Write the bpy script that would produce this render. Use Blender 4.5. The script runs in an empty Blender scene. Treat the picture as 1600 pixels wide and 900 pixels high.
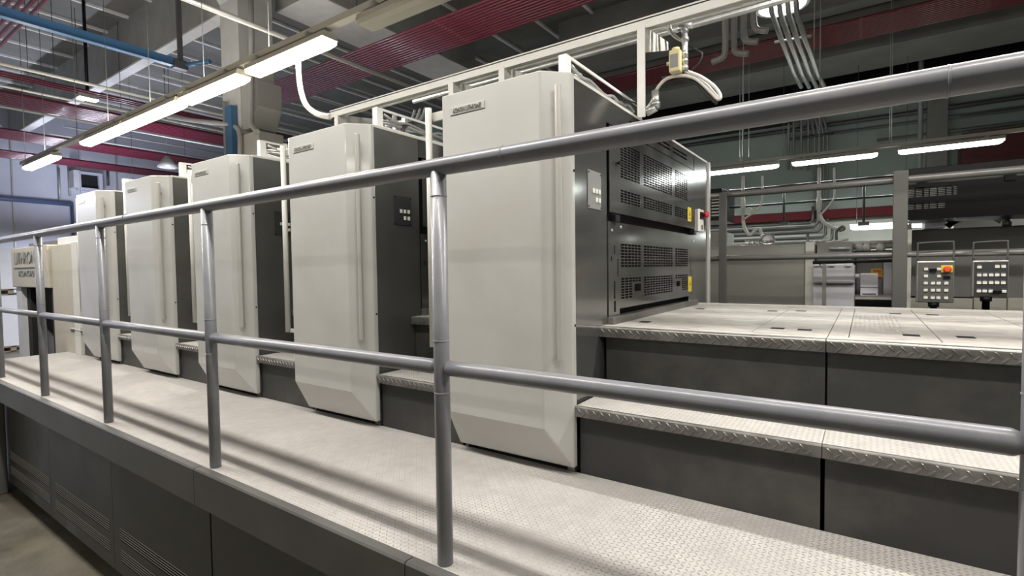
import bpy, bmesh, math, random
from mathutils import Vector, Matrix
random.seed(7)
sc = bpy.context.scene
C = sc.collection
ZO = 0.93            # walkway height above the hall floor; design heights below are relative to the walkway
# ------------------------------------------------------------------ camera
CAMP = Vector((0, 0, 0.8 + ZO))
yaw, pitch, roll = 0.60306, -0.03716, -0.01349
cy, sy, cp, sp, cr, sr = math.cos(yaw), math.sin(yaw), math.cos(pitch), math.sin(pitch), math.cos(roll), math.sin(roll)
fw = Vector((-sy*cp, cy*cp, sp)); rt = Vector((cy, sy, 0)); up = rt.cross(fw)
r2 = cr*rt + sr*up; u2 = -sr*rt + cr*up
cam = bpy.data.cameras.new('camera'); cam_o = bpy.data.objects.new('camera', cam); C.objects.link(cam_o)
M4 = Matrix((r2, u2, -fw)).transposed().to_4x4(); M4.translation = CAMP
cam_o.matrix_world = M4
cam.sensor_width = 36; cam.lens = 801.4/1600*36; cam.clip_start = 0.05; cam.clip_end = 100
sc.camera = cam_o
# ------------------------------------------------------------------ world, exposure
w = bpy.data.worlds.new('world'); sc.world = w; w.use_nodes = True
w.node_tree.nodes['Background'].inputs[0].default_value = (0.75, 0.78, 0.85, 1)
w.node_tree.nodes['Background'].inputs[1].default_value = 0.05
sc.view_settings.view_transform = 'Standard'; sc.view_settings.look = 'None'
sc.view_settings.gamma = 1; sc.view_settings.use_curve_mapping = False
sc.view_settings.exposure = 0.12
CEIL_FILL = 0.42       # share of lamp power for the added upward fill standing in for bounce
LAMP_W = 34.0        # watts of one fluorescent fitting

def ray(px, py):
    return r2*((px-800)/801.4) + u2*(-(py-450)/801.4) + fw
def P(px, py, Y=None, X=None, Z=None):      # pixel -> design point on a plane
    d = ray(px, py); o = Vector((0, 0, 0.8))
    if Y is not None: return o + d*(Y/d.y)
    if X is not None: return o + d*(X/d.x)
    return o + d*((Z-0.8)/d.z)

# ------------------------------------------------------------------ materials
def mat(name, col, rough=0.5, metal=0.0, var=0.0, scale=6.0, bump=0.0, bscale=60.0, emit=0, coat=0.0, spec=0.5, dirt=None, dscale=3.0, damt=0.5, stretch=(1,1,1)):
    m = bpy.data.materials.new(name); m.use_nodes = True
    nt = m.node_tree; b = nt.nodes['Principled BSDF']
    b.inputs['Base Color'].default_value = (*col, 1); b.inputs['Roughness'].default_value = rough
    b.inputs['Metallic'].default_value = metal; b.inputs['Specular IOR Level'].default_value = spec
    b.inputs['Coat Weight'].default_value = coat; b.inputs['Coat Roughness'].default_value = 0.08
    tc = nt.nodes.new('ShaderNodeTexCoord'); mp = nt.nodes.new('ShaderNodeMapping'); mp.inputs['Scale'].default_value = stretch
    nt.links.new(tc.outputs['Object'], mp.inputs[0])
    last = None
    if var > 0:
        n = nt.nodes.new('ShaderNodeTexNoise'); n.inputs['Scale'].default_value = scale; n.inputs['Detail'].default_value = 6
        nt.links.new(mp.outputs[0], n.inputs['Vector'])
        r = nt.nodes.new('ShaderNodeMapRange'); r.inputs[1].default_value = 0.3; r.inputs[2].default_value = 0.7
        r.inputs[3].default_value = 1-var; r.inputs[4].default_value = 1+var
        nt.links.new(n.outputs[0], r.inputs[0])
        mx = nt.nodes.new('ShaderNodeVectorMath'); mx.operation = 'SCALE'; mx.inputs[0].default_value = col
        nt.links.new(r.outputs[0], mx.inputs['Scale']); last = mx.outputs[0]
        rr = nt.nodes.new('ShaderNodeMapRange'); rr.inputs[1].default_value = 0.3; rr.inputs[2].default_value = 0.7
        rr.inputs[3].default_value = max(0.02, rough*(1-var)); rr.inputs[4].default_value = min(1, rough*(1+var))
        nt.links.new(n.outputs[0], rr.inputs[0]); nt.links.new(rr.outputs[0], b.inputs['Roughness'])
    if dirt:
        n2 = nt.nodes.new('ShaderNodeTexNoise'); n2.inputs['Scale'].default_value = dscale; n2.inputs['Detail'].default_value = 8; n2.inputs['Roughness'].default_value = 0.65
        nt.links.new(mp.outputs[0], n2.inputs['Vector'])
        r3 = nt.nodes.new('ShaderNodeMapRange'); r3.inputs[1].default_value = 0.48; r3.inputs[2].default_value = 0.72; r3.inputs[4].default_value = damt
        nt.links.new(n2.outputs[0], r3.inputs[0])
        mm = nt.nodes.new('ShaderNodeMix'); mm.data_type = 'RGBA'; mm.inputs[7].default_value = (*dirt, 1)
        nt.links.new(r3.outputs[0], mm.inputs[0])
        if last: nt.links.new(last, mm.inputs[6])
        else: mm.inputs[6].default_value = (*col, 1)
        last = mm.outputs[2]
    if last: nt.links.new(last, b.inputs['Base Color'])
    if bump > 0:
        n = nt.nodes.new('ShaderNodeTexNoise'); n.inputs['Scale'].default_value = bscale; n.inputs['Detail'].default_value = 4
        nt.links.new(mp.outputs[0], n.inputs['Vector'])
        bp = nt.nodes.new('ShaderNodeBump'); bp.inputs['Strength'].default_value = bump; bp.inputs['Distance'].default_value = 0.01
        nt.links.new(n.outputs[0], bp.inputs['Height']); nt.links.new(bp.outputs[0], b.inputs['Normal'])
    if emit:
        b.inputs['Emission Color'].default_value = (*col, 1); b.inputs['Emission Strength'].default_value = emit
    return m

def tread_mat(name, col, lugcol, rough, metal, period=0.02, lugmix=0.5, bumpd=0.0016):
    """diamond checker plate: lugs at +-45 degrees, alternating cells"""
    m = bpy.data.materials.new(name); m.use_nodes = True
    nt = m.node_tree; L = nt.links; b = nt.nodes['Principled BSDF']
    def math_(op, a, b_=None, c=None):
        n = nt.nodes.new('ShaderNodeMath'); n.operation = op
        for i, v in enumerate((a, b_, c)):
            if v is None: continue
            if isinstance(v, (int, float)): n.inputs[i].default_value = v
            else: L.new(v, n.inputs[i])
        return n.outputs[0]
    tc = nt.nodes.new('ShaderNodeTexCoord'); sx = nt.nodes.new('ShaderNodeSeparateXYZ'); L.new(tc.outputs['Object'], sx.inputs[0])
    x = math_('DIVIDE', sx.outputs[0], period); y = math_('DIVIDE', sx.outputs[1], period)
    fx = math_('SUBTRACT', math_('FRACT', x), 0.5); fy = math_('SUBTRACT', math_('FRACT', y), 0.5)
    par = math_('MODULO', math_('ADD', math_('ADD', math_('FLOOR', x), math_('FLOOR', y)), 20000), 2)
    sgn = math_('SUBTRACT', math_('MULTIPLY', math_('ROUND', par), 2), 1)
    fys = math_('MULTIPLY', fy, sgn)
    a = math_('MULTIPLY', math_('ADD', fx, fys), 0.7071); c = math_('MULTIPLY', math_('SUBTRACT', fx, fys), 0.7071)
    d = math_('ADD', math_('POWER', math_('ABSOLUTE', math_('DIVIDE', a, 0.46)), 2), math_('POWER', math_('ABSOLUTE', math_('DIVIDE', c, 0.15)), 2))
    h = math_('SMOOTH_MIN', math_('MAXIMUM', math_('SUBTRACT', 1, d), 0), 0.45, 0.1)
    mask = math_('MINIMUM', math_('MULTIPLY', h, 2.2), 1)
    n = nt.nodes.new('ShaderNodeTexNoise'); n.inputs['Scale'].default_value = 2.2; n.inputs['Detail'].default_value = 8; n.inputs['Roughness'].default_value = 0.6
    L.new(tc.outputs['Object'], n.inputs['Vector'])
    n2 = nt.nodes.new('ShaderNodeTexNoise'); n2.inputs['Scale'].default_value = 22; n2.inputs['Detail'].default_value = 5
    L.new(tc.outputs['Object'], n2.inputs['Vector'])
    wear_shade = nt.nodes.new('ShaderNodeMapRange'); wear_shade.inputs[1].default_value = 0.36; wear_shade.inputs[2].default_value = 0.62; wear_shade.inputs[3].default_value = 0.1; L.new(n.outputs[0], wear_shade.inputs[0])
    sv = nt.nodes.new('ShaderNodeMapRange'); sv.inputs[1].default_value = 0.3; sv.inputs[2].default_value = 0.7; sv.inputs[3].default_value = 0.84; sv.inputs[4].default_value = 1.12
    L.new(n.outputs[0], sv.inputs[0])
    sv2 = nt.nodes.new('ShaderNodeMapRange'); sv2.inputs[1].default_value = 0.3; sv2.inputs[2].default_value = 0.7; sv2.inputs[3].default_value = 0.93; sv2.inputs[4].default_value = 1.07
    L.new(n2.outputs[0], sv2.inputs[0])
    s = nt.nodes.new('ShaderNodeVectorMath'); s.operation = 'SCALE'; s.inputs[0].default_value = col
    L.new(math_('MULTIPLY', sv.outputs[0], sv2.outputs[0]), s.inputs['Scale'])
    mx = nt.nodes.new('ShaderNodeMix'); mx.data_type = 'RGBA'; mx.inputs[7].default_value = (*lugcol, 1)
    L.new(math_('MULTIPLY', math_('MULTIPLY', mask, wear_shade.outputs[0]), lugmix), mx.inputs[0]); L.new(s.outputs[0], mx.inputs[6])  # darker lug tint: wear together with painted lug shadow
    L.new(mx.outputs[2], b.inputs['Base Color'])
    b.inputs['Metallic'].default_value = metal
    rr = nt.nodes.new('ShaderNodeMapRange'); rr.inputs[3].default_value = rough; rr.inputs[4].default_value = max(0.2, rough-0.3)
    L.new(mask, rr.inputs[0]); L.new(rr.outputs[0], b.inputs['Roughness'])
    bp = nt.nodes.new('ShaderNodeBump'); bp.inputs['Strength'].default_value = 1; bp.inputs['Distance'].default_value = bumpd
    L.new(h, bp.inputs['Height']); L.new(bp.outputs[0], b.inputs['Normal'])
    return m

MT = dict(
 cover=mat('cream_enamel', (0.44, 0.437, 0.412), 0.30, var=0.05, scale=3, coat=0.5, dirt=(0.34, 0.31, 0.25), dscale=2.2, damt=0.3),
 cream=mat('cream_edge', (0.60, 0.59, 0.54), 0.35, var=0.04),
 delivery=mat('aged_cream_enamel', (0.47, 0.44, 0.36), 0.5, var=0.08, scale=3, dirt=(0.30, 0.26, 0.19), dscale=3, damt=0.5),
 handle=mat('handle_grey', (0.42, 0.41, 0.375), 0.35, metal=0.2),
 dark=mat('dark_grey_enamel', (0.10, 0.102, 0.095), 0.38, metal=0.35, var=0.10, scale=5, dirt=(0.12, 0.115, 0.10), dscale=4, damt=0.4),
 steel=mat('dark_brushed_steel', (0.25, 0.25, 0.24), 0.13, metal=0.8),
 fascia=mat('fascia_grey', (0.105, 0.105, 0.098), 0.42, metal=0.2, var=0.15, scale=3, dirt=(0.15, 0.145, 0.13), dscale=2, damt=0.5),
 panel=mat('machine_panel_dark', (0.060, 0.061, 0.054), 0.42, metal=0.15, var=0.18, scale=2.5, dirt=(0.09, 0.085, 0.07), dscale=3, damt=0.4),
 riser=mat('riser_dark', (0.034, 0.034, 0.032), 0.48, metal=0.15, var=0.2, scale=3, dirt=(0.12, 0.115, 0.10), dscale=3.5, damt=0.4),
 black=mat('black_void', (0.008, 0.008, 0.008), 0.7),
 blackp=mat('black_plastic', (0.009, 0.009, 0.010), 0.3, spec=0.15),
 rail=mat('grey_rail_paint', (0.195, 0.20, 0.218), 0.36, var=0.08, scale=4, coat=0.15, dirt=(0.34, 0.33, 0.31), dscale=9, damt=0.3),
 rail2=mat('far_rail_steel', (0.21, 0.21, 0.20), 0.35, metal=0.3, var=0.1),
 tube=mat('pale_tube_paint', (0.55, 0.545, 0.50), 0.35, var=0.05),
 white=mat('white_paint_steel', (0.72, 0.72, 0.68), 0.4, var=0.05),
 galv=mat('galvanised', (0.55, 0.56, 0.55), 0.35, metal=0.7, var=0.12, scale=20),
 hose=mat('pale_hose', (0.68, 0.66, 0.62), 0.4),
 blackhose=mat('black_hose', (0.02, 0.02, 0.02), 0.45),
 yellow=mat('yellow_label', (0.75, 0.60, 0.03), 0.5),
 yell2=mat('cream_plastic', (0.66, 0.58, 0.32), 0.5),
 red=mat('red_plastic', (0.55, 0.02, 0.03), 0.3),
 orange=mat('orange_red_button', (0.80, 0.09, 0.03), 0.35),
 button=mat('white_button', (0.78, 0.77, 0.70), 0.4),
 keypad=mat('grey_keypad_plate', (0.22, 0.22, 0.21), 0.45),
 keypadk=mat('black_keypad_plate', (0.035, 0.038, 0.038), 0.4),
 console=mat('console_grey', (0.11, 0.11, 0.10), 0.45, metal=0.2),
 redpipe=mat('crimson_pipe_paint', (0.19, 0.024, 0.05), 0.25, var=0.1, scale=6, coat=0.3),
 crimsondark=mat('crimson_pipe_paint_dark', (0.12, 0.016, 0.034), 0.3, var=0.1, scale=6, coat=0.3),
 redband=mat('dark_red_pipe_paint', (0.15, 0.016, 0.022), 0.25, var=0.1, coat=0.3),
 concrete=mat('ceiling_concrete', (0.19, 0.19, 0.18), 0.9, var=0.15, scale=2, bump=0.2, bscale=20),
 beam=mat('beam_concrete', (0.30, 0.30, 0.285), 0.85, var=0.12, scale=3, bump=0.15, bscale=20),
 soffit=mat('lit_soffit_tone', (0.82, 0.82, 0.82), 0.8, var=0.06, scale=5, bump=0.1),  # pale tone puts the lamp light on the undersides into the colour
 column=mat('column_plaster', (0.50, 0.50, 0.49), 0.8, var=0.08, scale=4, bump=0.1),
 conduit=mat('conduit_grey', (0.46, 0.46, 0.44), 0.4, metal=0.3),
 darkpipe=mat('dark_pipe', (0.10, 0.10, 0.10), 0.4, metal=0.4),
 lav=mat('lavender_wall_paint', (0.60, 0.61, 0.72), 0.75, var=0.05, scale=2, bump=0.1),
 green=mat('grey_green_wall_paint', (0.33, 0.385, 0.355), 0.7, var=0.08, scale=1.5, bump=0.1),
 whitewall=mat('pale_wall_paint', (0.52, 0.52, 0.48), 0.75, var=0.06, scale=2),
 blue=mat('blue_steel_paint', (0.05, 0.14, 0.28), 0.35),
 machgrey=mat('dark_machine_grey', (0.165, 0.165, 0.155), 0.4, metal=0.2, var=0.06),
 postgrey=mat('square_post_grey', (0.125, 0.125, 0.115), 0.4, metal=0.2),
 greenpipe=mat('green_painted_pipe', (0.13, 0.155, 0.14), 0.5),
 redtrunk=mat('dark_red_trunking_paint', (0.10, 0.012, 0.015), 0.6, spec=0.15),
 navy=mat('slate_blue_pipe', (0.10, 0.13, 0.24), 0.4),
 floor=mat('worn_concrete_floor', (0.075, 0.066, 0.044), 0.42, var=0.3, scale=2.5, bump=0.15, bscale=30, dirt=(0.16, 0.145, 0.10), dscale=1.7, damt=0.95),
 warm=mat('warm_lit_diffuser', (1.0, 0.88, 0.68), 0.4, emit=9),
 cool=mat('cool_lit_diffuser', (0.94, 1.0, 0.95), 0.4, emit=9),
 diff=mat('unlit_diffuser', (0.60, 0.59, 0.50), 0.4),
 gutter=mat('lamp_rail_enamel', (0.62, 0.61, 0.55), 0.45),
 paper=mat('white_paper', (0.85, 0.85, 0.90), 0.7, var=0.03, scale=5),
 wood=mat('pallet_wood', (0.30, 0.25, 0.18), 0.8, var=0.2),
 lavgrey=mat('lavender_grey_enamel', (0.56, 0.56, 0.59), 0.4, var=0.05),
 greymach=mat('mid_grey_enamel', (0.24, 0.24, 0.225), 0.4, metal=0.2, var=0.08),
 brushed=mat('satin_steel', (0.46, 0.455, 0.41), 0.30, metal=0.7),
 beigem=mat('beige_machine_base', (0.36, 0.345, 0.29), 0.5, var=0.06),
 ink=mat('dark_lettering', (0.05, 0.05, 0.05), 0.4),
 chrome=mat('chrome_lettering', (0.75, 0.75, 0.72), 0.15, metal=0.9),
 maroon=mat('maroon_machine_panel', (0.09, 0.02, 0.022), 0.35),
 glass=mat('clear_plastic', (0.6, 0.55, 0.58), 0.1),
 tread=tread_mat('dusty_checker_plate', (0.435, 0.415, 0.388), (0.16, 0.15, 0.138), 0.62, 0.05, 0.0155, 0.8),
 tread2=tread_mat('worn_checker_plate', (0.52, 0.50, 0.465), (0.27, 0.26, 0.24), 0.5, 0.05, 0.0155, 0.4, 0.0011),
 lip=mat('shaded_nosing_plate', (0.205, 0.20, 0.185), 0.36, metal=0.6, var=0.2, scale=12),  # darker than the treads: shade of the front faces put into the colour
 plate=mat('scuffed_floor_plate', (0.52, 0.495, 0.455), 0.5, metal=0.0, var=0.10, scale=14, dirt=(0.27, 0.25, 0.225), dscale=9, damt=0.8, stretch=(1, 1.8, 1)),
)
MT['glass'].node_tree.nodes['Principled BSDF'].inputs['Transmission Weight'].default_value = 0.85

# ------------------------------------------------------------------ helpers
ORD = ['first', 'second', 'third', 'fourth', 'fifth', 'sixth', 'seventh', 'eighth', 'ninth', 'tenth', 'eleventh', 'twelfth', 'thirteenth', 'fourteenth']
def wl(o):      # world location of a chain of unrotated parents
    v = Vector((0, 0, 0))
    while o is not None: v = v + o.location; o = o.parent
    return v
def obj(name, bm, m, parent=None, bev=0.0, at=None, sharp=False):
    """bm in design coordinates -> one mesh object"""
    bmesh.ops.recalc_face_normals(bm, faces=bm.faces[:])
    me = bpy.data.meshes.new(name)
    off = Vector((0, 0, ZO))
    o = bpy.data.objects.new(name, me)
    if parent is not None:
        base = wl(parent)
    elif at is not None:
        base = Vector(at) + off; o.location = base
    else:
        xs = [v.co for v in bm.verts]
        mn = Vector([min(c[i] for c in xs) for i in range(3)]); mxx = Vector([max(c[i] for c in xs) for i in range(3)])
        base = Vector(((mn.x+mxx.x)/2, (mn.y+mxx.y)/2, mn.z)) + off; o.location = base
    for v in bm.verts: v.co = v.co + off - base
    bm.to_mesh(me); bm.free()
    for mm in (m if isinstance(m, (list, tuple)) else [m]): me.materials.append(MT[mm])
    C.objects.link(o)
    if parent is not None: o.parent = parent
    if bev > 0:
        md = o.modifiers.new('bevel', 'BEVEL'); md.width = bev; md.segments = 2; md.limit_method = 'ANGLE'; md.angle_limit = math.radians(40)
    return o
def thing(name, label, cat, loc, group=None):
    o = bpy.data.objects.new(name, None); o.empty_display_size = 0.1; C.objects.link(o)
    o.location = Vector(loc) + Vector((0, 0, ZO)); o['label'] = label; o['category'] = cat
    if group: o['group'] = group
    return o
def tag(o, label, cat, group=None):
    o['label'] = label; o['category'] = cat
    if group: o['group'] = group
    return o
def struct(name, bm, m, parent=None, bev=0):
    o = obj(name, bm, m, parent, bev)
    if parent is None: o['kind'] = 'structure'
    return o
def B(*boxes):
    bm = bmesh.new()
    for b in boxes: box(bm, *b)
    return bm
def box(bm, x0, x1, y0, y1, z0, z1, mi=0):
    if x0 > x1: x0, x1 = x1, x0
    if y0 > y1: y0, y1 = y1, y0
    if z0 > z1: z0, z1 = z1, z0
    v = [bm.verts.new((x, y, z)) for z in (z0, z1) for x, y in ((x0, y0), (x1, y0), (x1, y1), (x0, y1))]
    for f in ((0, 3, 2, 1), (4, 5, 6, 7), (0, 1, 5, 4), (1, 2, 6, 5), (2, 3, 7, 6), (3, 0, 4, 7)):
        bm.faces.new([v[i] for i in f]).material_index = mi
def prism(bm, poly, axis, a0, a1):
    """poly: 2D points in the two other axes, extruded along axis"""
    def mk(p, a):
        return {'x': (a, p[0], p[1]), 'y': (p[0], a, p[1]), 'z': (p[0], p[1], a)}[axis]
    A = [bm.verts.new(mk(p, a0)) for p in poly]; Bv = [bm.verts.new(mk(p, a1)) for p in poly]
    bm.faces.new(A); bm.faces.new(Bv[::-1]); n = len(poly)
    for i in range(n): bm.faces.new((A[i], A[(i+1) % n], Bv[(i+1) % n], Bv[i]))
def tube(bm, pts, r, seg=10, smooth=True, rr=None):
    pts = [Vector(p) for p in pts]; rings = []; prev = None
    for i, p in enumerate(pts):
        t = (pts[min(i+1, len(pts)-1)] - pts[max(i-1, 0)]).normalized()
        if prev is None:
            a = Vector((0, 0, 1)) if abs(t.z) < 0.9 else Vector((1, 0, 0))
            n = (a - t*a.dot(t)).normalized()
        else: n = (prev - t*prev.dot(t)).normalized()
        prev = n; b = t.cross(n); k = rr[i] if rr else r
        # mitre: keep the section round across a bend
        rings.append([bm.verts.new(p + (n*math.cos(2*math.pi*j/seg) + b*math.sin(2*math.pi*j/seg))*k) for j in range(seg)])
    for i in range(len(rings)-1):
        for j in range(seg):
            f = bm.faces.new((rings[i][j], rings[i][(j+1) % seg], rings[i+1][(j+1) % seg], rings[i+1][j])); f.smooth = smooth
    bm.faces.new(rings[0][::-1]); bm.faces.new(rings[-1])
def T(pts, r, seg=10, **k):
    bm = bmesh.new(); tube(bm, pts, r, seg, **k); return bm
def TT(lst, seg=10):
    bm = bmesh.new()
    for pts, r in lst: tube(bm, pts, r, seg)
    return bm
def spline(pts, n=8):
    pts = [Vector(p) for p in pts]; out = []
    for i in range(len(pts)-1):
        p0 = pts[max(i-1, 0)]; p1 = pts[i]; p2 = pts[i+1]; p3 = pts[min(i+2, len(pts)-1)]
        for k in range(n):
            t = k/n
            out.append(0.5*((2*p1) + (p2-p0)*t + (2*p0-5*p1+4*p2-p3)*t*t + (3*p1-p0-3*p2+p3)*t**3))
    out.append(pts[-1]); return out
def lathe(bm, c, prof, seg=24, axis='z'):
    c = Vector(c); rings = []
    for r, h in prof:
        rg = []
        for j in range(seg):
            a = 2*math.pi*j/seg; u, v = r*math.cos(a), r*math.sin(a)
            q = {'z': (u, v, h), 'x': (h, u, v), 'y': (u, h, v)}[axis]
            rg.append(bm.verts.new(c + Vector(q)))
        rings.append(rg)
    for i in range(len(rings)-1):
        for j in range(seg):
            f = bm.faces.new((rings[i][j], rings[i][(j+1) % seg], rings[i+1][(j+1) % seg], rings[i+1][j])); f.smooth = True
    bm.faces.new(rings[0][::-1]); bm.faces.new(rings[-1])
def holed(u0, u1, v0, v1, holes, plane, c, t):
    """flat plate with rectangular holes; plane 'x': (u,v)=(y,z) at x=c..c+t ; 'z': (u,v)=(x,y) ; 'y': (x,z)"""
    us = sorted({round(q, 5) for h in holes for q in (h[0], h[1])} | {u0, u1}); vs = sorted({round(q, 5) for h in holes for q in (h[2], h[3])} | {v0, v1})
    us = [u for u in us if u0 <= u <= u1]; vs = [v for v in vs if v0 <= v <= v1]
    bm = bmesh.new(); V = {}
    def vert(i, j, s):
        k = (i, j, s)
        if k not in V:
            a = c + (t if s else 0); u, v = us[i], vs[j]
            V[k] = bm.verts.new({'x': (a, u, v), 'z': (u, v, a), 'y': (u, a, v)}[plane])
        return V[k]
    solid = {}
    for i in range(len(us)-1):
        for j in range(len(vs)-1):
            um, vm = (us[i]+us[i+1])/2, (vs[j]+vs[j+1])/2
            solid[i, j] = not any(h[0] < um < h[1] and h[2] < vm < h[3] for h in holes)
    for (i, j), s in solid.items():
        if not s: continue
        for k in (0, 1): bm.faces.new((vert(i, j, k), vert(i+1, j, k), vert(i+1, j+1, k), vert(i, j+1, k)))
        for di, dj, e in ((-1, 0, ((i, j), (i, j+1))), (1, 0, ((i+1, j), (i+1, j+1))), (0, -1, ((i, j), (i+1, j))), (0, 1, ((i, j+1), (i+1, j+1)))):
            if not solid.get((i+di, j+dj), False):
                bm.faces.new((vert(*e[0], 0), vert(*e[1], 0), vert(*e[1], 1), vert(*e[0], 1)))
    return bm
def slots(y0, y1, z0, z1, ny, nz, fy=0.80, fz=0.66):
    out = []
    for i in range(ny):
        for j in range(nz):
            a = y0 + (y1-y0)*i/ny; b = z0 + (z1-z0)*j/nz
            out.append((a, a+(y1-y0)/ny*fy, b, b+(z1-z0)/nz*fz))
    return out
def text(name, s, size, m, parent, loc, rot, ext=0.001, spacing=1.0, shear=0.0, sx=1.0):
    cu = bpy.data.curves.new(name, 'FONT'); cu.body = s; cu.size = size; cu.extrude = ext; cu.shear = shear; cu.space_character = spacing
    cu.align_x = 'CENTER'; cu.align_y = 'CENTER'; cu.resolution_u = 3
    tmp = bpy.data.objects.new(name, cu); C.objects.link(tmp)
    bpy.context.view_layer.update()
    me = bpy.data.meshes.new_from_object(tmp.evaluated_get(bpy.context.evaluated_depsgraph_get()))
    C.objects.unlink(tmp); bpy.data.objects.remove(tmp)
    me.transform(Matrix.Rotation(rot[2], 4, 'Z') @ Matrix.Rotation(rot[0], 4, 'X') @ Matrix.Scale(sx, 4, (1, 0, 0)))
    o = bpy.data.objects.new(name, me); me.materials.append(MT[m]); C.objects.link(o)
    o.parent = parent; o.location = Vector(loc) + Vector((0, 0, ZO)) - wl(parent)
    return o
def copy_tree(o, parent=None):
    c = o.copy(); C.objects.link(c); c.parent = parent
    for ch in list(o.children): copy_tree(ch, c)
    return c
def relabel(o, label): o['label'] = label; return o
def lugs(bm, x0, x1, y, z0, z1, pitch=0.031):
    """raised lugs on the front (-Y) face of a nosing"""
    h = z1-z0; n = int((x1-x0)/pitch)
    for i in range(n):
        for k, (sg, zc) in enumerate(((1, z0+h*0.66), (-1, z0+h*0.28))):
            xc = x0 + pitch*(i+0.5) + (pitch*0.5 if k else 0)
            if xc > x1-0.010: continue
            dx, dz = 0.7071*sg, -0.7071; L = 0.0125; W = 0.0031; D = 0.0034
            ux, uz = dx*L, dz*L; wx, wz = -dz*W, dx*W
            a = [bm.verts.new((xc+ux*s+wx*t, y, zc+uz*s+wz*t)) for s, t in ((-1, 0), (-.6, 1), (.6, 1), (1, 0), (.6, -1), (-.6, -1))]
            b = [bm.verts.new((xc+ux*s*.85+wx*t*.5, y-D, zc+uz*s*.85+wz*t*.5)) for s, t in ((-1, 0), (-.6, 1), (.6, 1), (1, 0), (.6, -1), (-.6, -1))]
            bm.faces.new(b)
            for q in range(6): bm.faces.new((a[q], a[(q+1) % 6], b[(q+1) % 6], b[q]))
def nosing(x0, x1, yb, y, z0, z1):
    """tread nosing with rounded top edge and lugs: profile in (y,z)"""
    bm = bmesh.new(); r = 0.010
    prof = [(yb, z0), (y, z0)] + [(y + r - r*math.cos(a), z1 - r + r*math.sin(a)) for a in [math.pi/2*k/4 for k in range(5)]] + [(yb, z1)]
    prism(bm, prof, 'x', x0, x1); lugs(bm, x0+0.004, x1-0.004, y, z0, z1-0.004)
    return bm

# ================================================================== SETTING
FZ = -ZO
struct('floor', B((-24, 14, -10, 15, FZ-0.1, FZ)), 'floor')
struct('wall_left', B((-22.3, -22, -10, 15, FZ, 6.3)), 'lav')
struct('wall_back', B((-22, 14, 13, 13.3, 1.75, 6.3)), 'green')
struct('wall_back_lower', B((-22, 14, 12.97, 13.3, FZ, 1.75)), 'whitewall')
struct('wall_front', B((-22, 14, -10.3, -10, FZ, 6.3)), 'whitewall')
struct('wall_right', B((14, 14.3, -10, 15, FZ, 6.3)), 'whitewall')
cb = B((-22.3, 14, -10, 15, 6.1, 6.3))
struct('ceiling', cb, 'concrete')
# ceiling ribs running across the hall
for i in range(27):
    x = -21.5 + i*1.12
    struct('trim_%d' % (i+1), B((x-0.03, x+0.03, -9.9, 12.9, 6.05, 6.1)), 'soffit')
# deep concrete beams
def beam(n, x0, x1, y0, y1, z0, side='beam', sof='soffit'):
    o = struct('trim_%d' % n, B((x0, x1, y0, y1, z0+0.012, 6.1)), side)
    struct('soffit', B((x0+0.02, x1-0.02, y0+0.02, y1-0.02, z0, z0+0.012)), sof, o)
beam(41, -21.9, -8.41, 4.42, 4.66, 5.1)
beam(43, -8.1, -7.05, 4.95, 8.95, 5.1)
beam(44, -5.5, 13.9, 9.9, 10.25, 4.95, 'concrete', 'concrete')
struct('trim_45', B((-5.5, 13.9, 10.45, 11.6, 4.35, 6.1)), 'concrete')
struct('trim_46', B((-21.9, 13.9, 1.2, 1.7, 5.35, 6.1)), 'concrete')
struct('trim_47', B((-21.9, 13.9, -4.6, -4.1, 5.2, 6.1)), 'concrete')
# concrete column with haunch
col = struct('trim_50', B((-8.40, -7.87, 4.2, 4.75, FZ, 6.1)), 'column')
bm = bmesh.new(); prism(bm, [(4.2, 5.0), (3.85, 5.5), (3.85, 6.1), (4.2, 6.1)], 'x', -8.40, -7.87); struct('haunch', bm, 'column', col)
# left wall joints
for i, y in enumerate((1.0, 4.47, 7.2)):
    struct('trim_%d' % (60+i), B((-22, -21.97, y-0.02, y+0.02, FZ, 6.0)), 'conduit')
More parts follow.
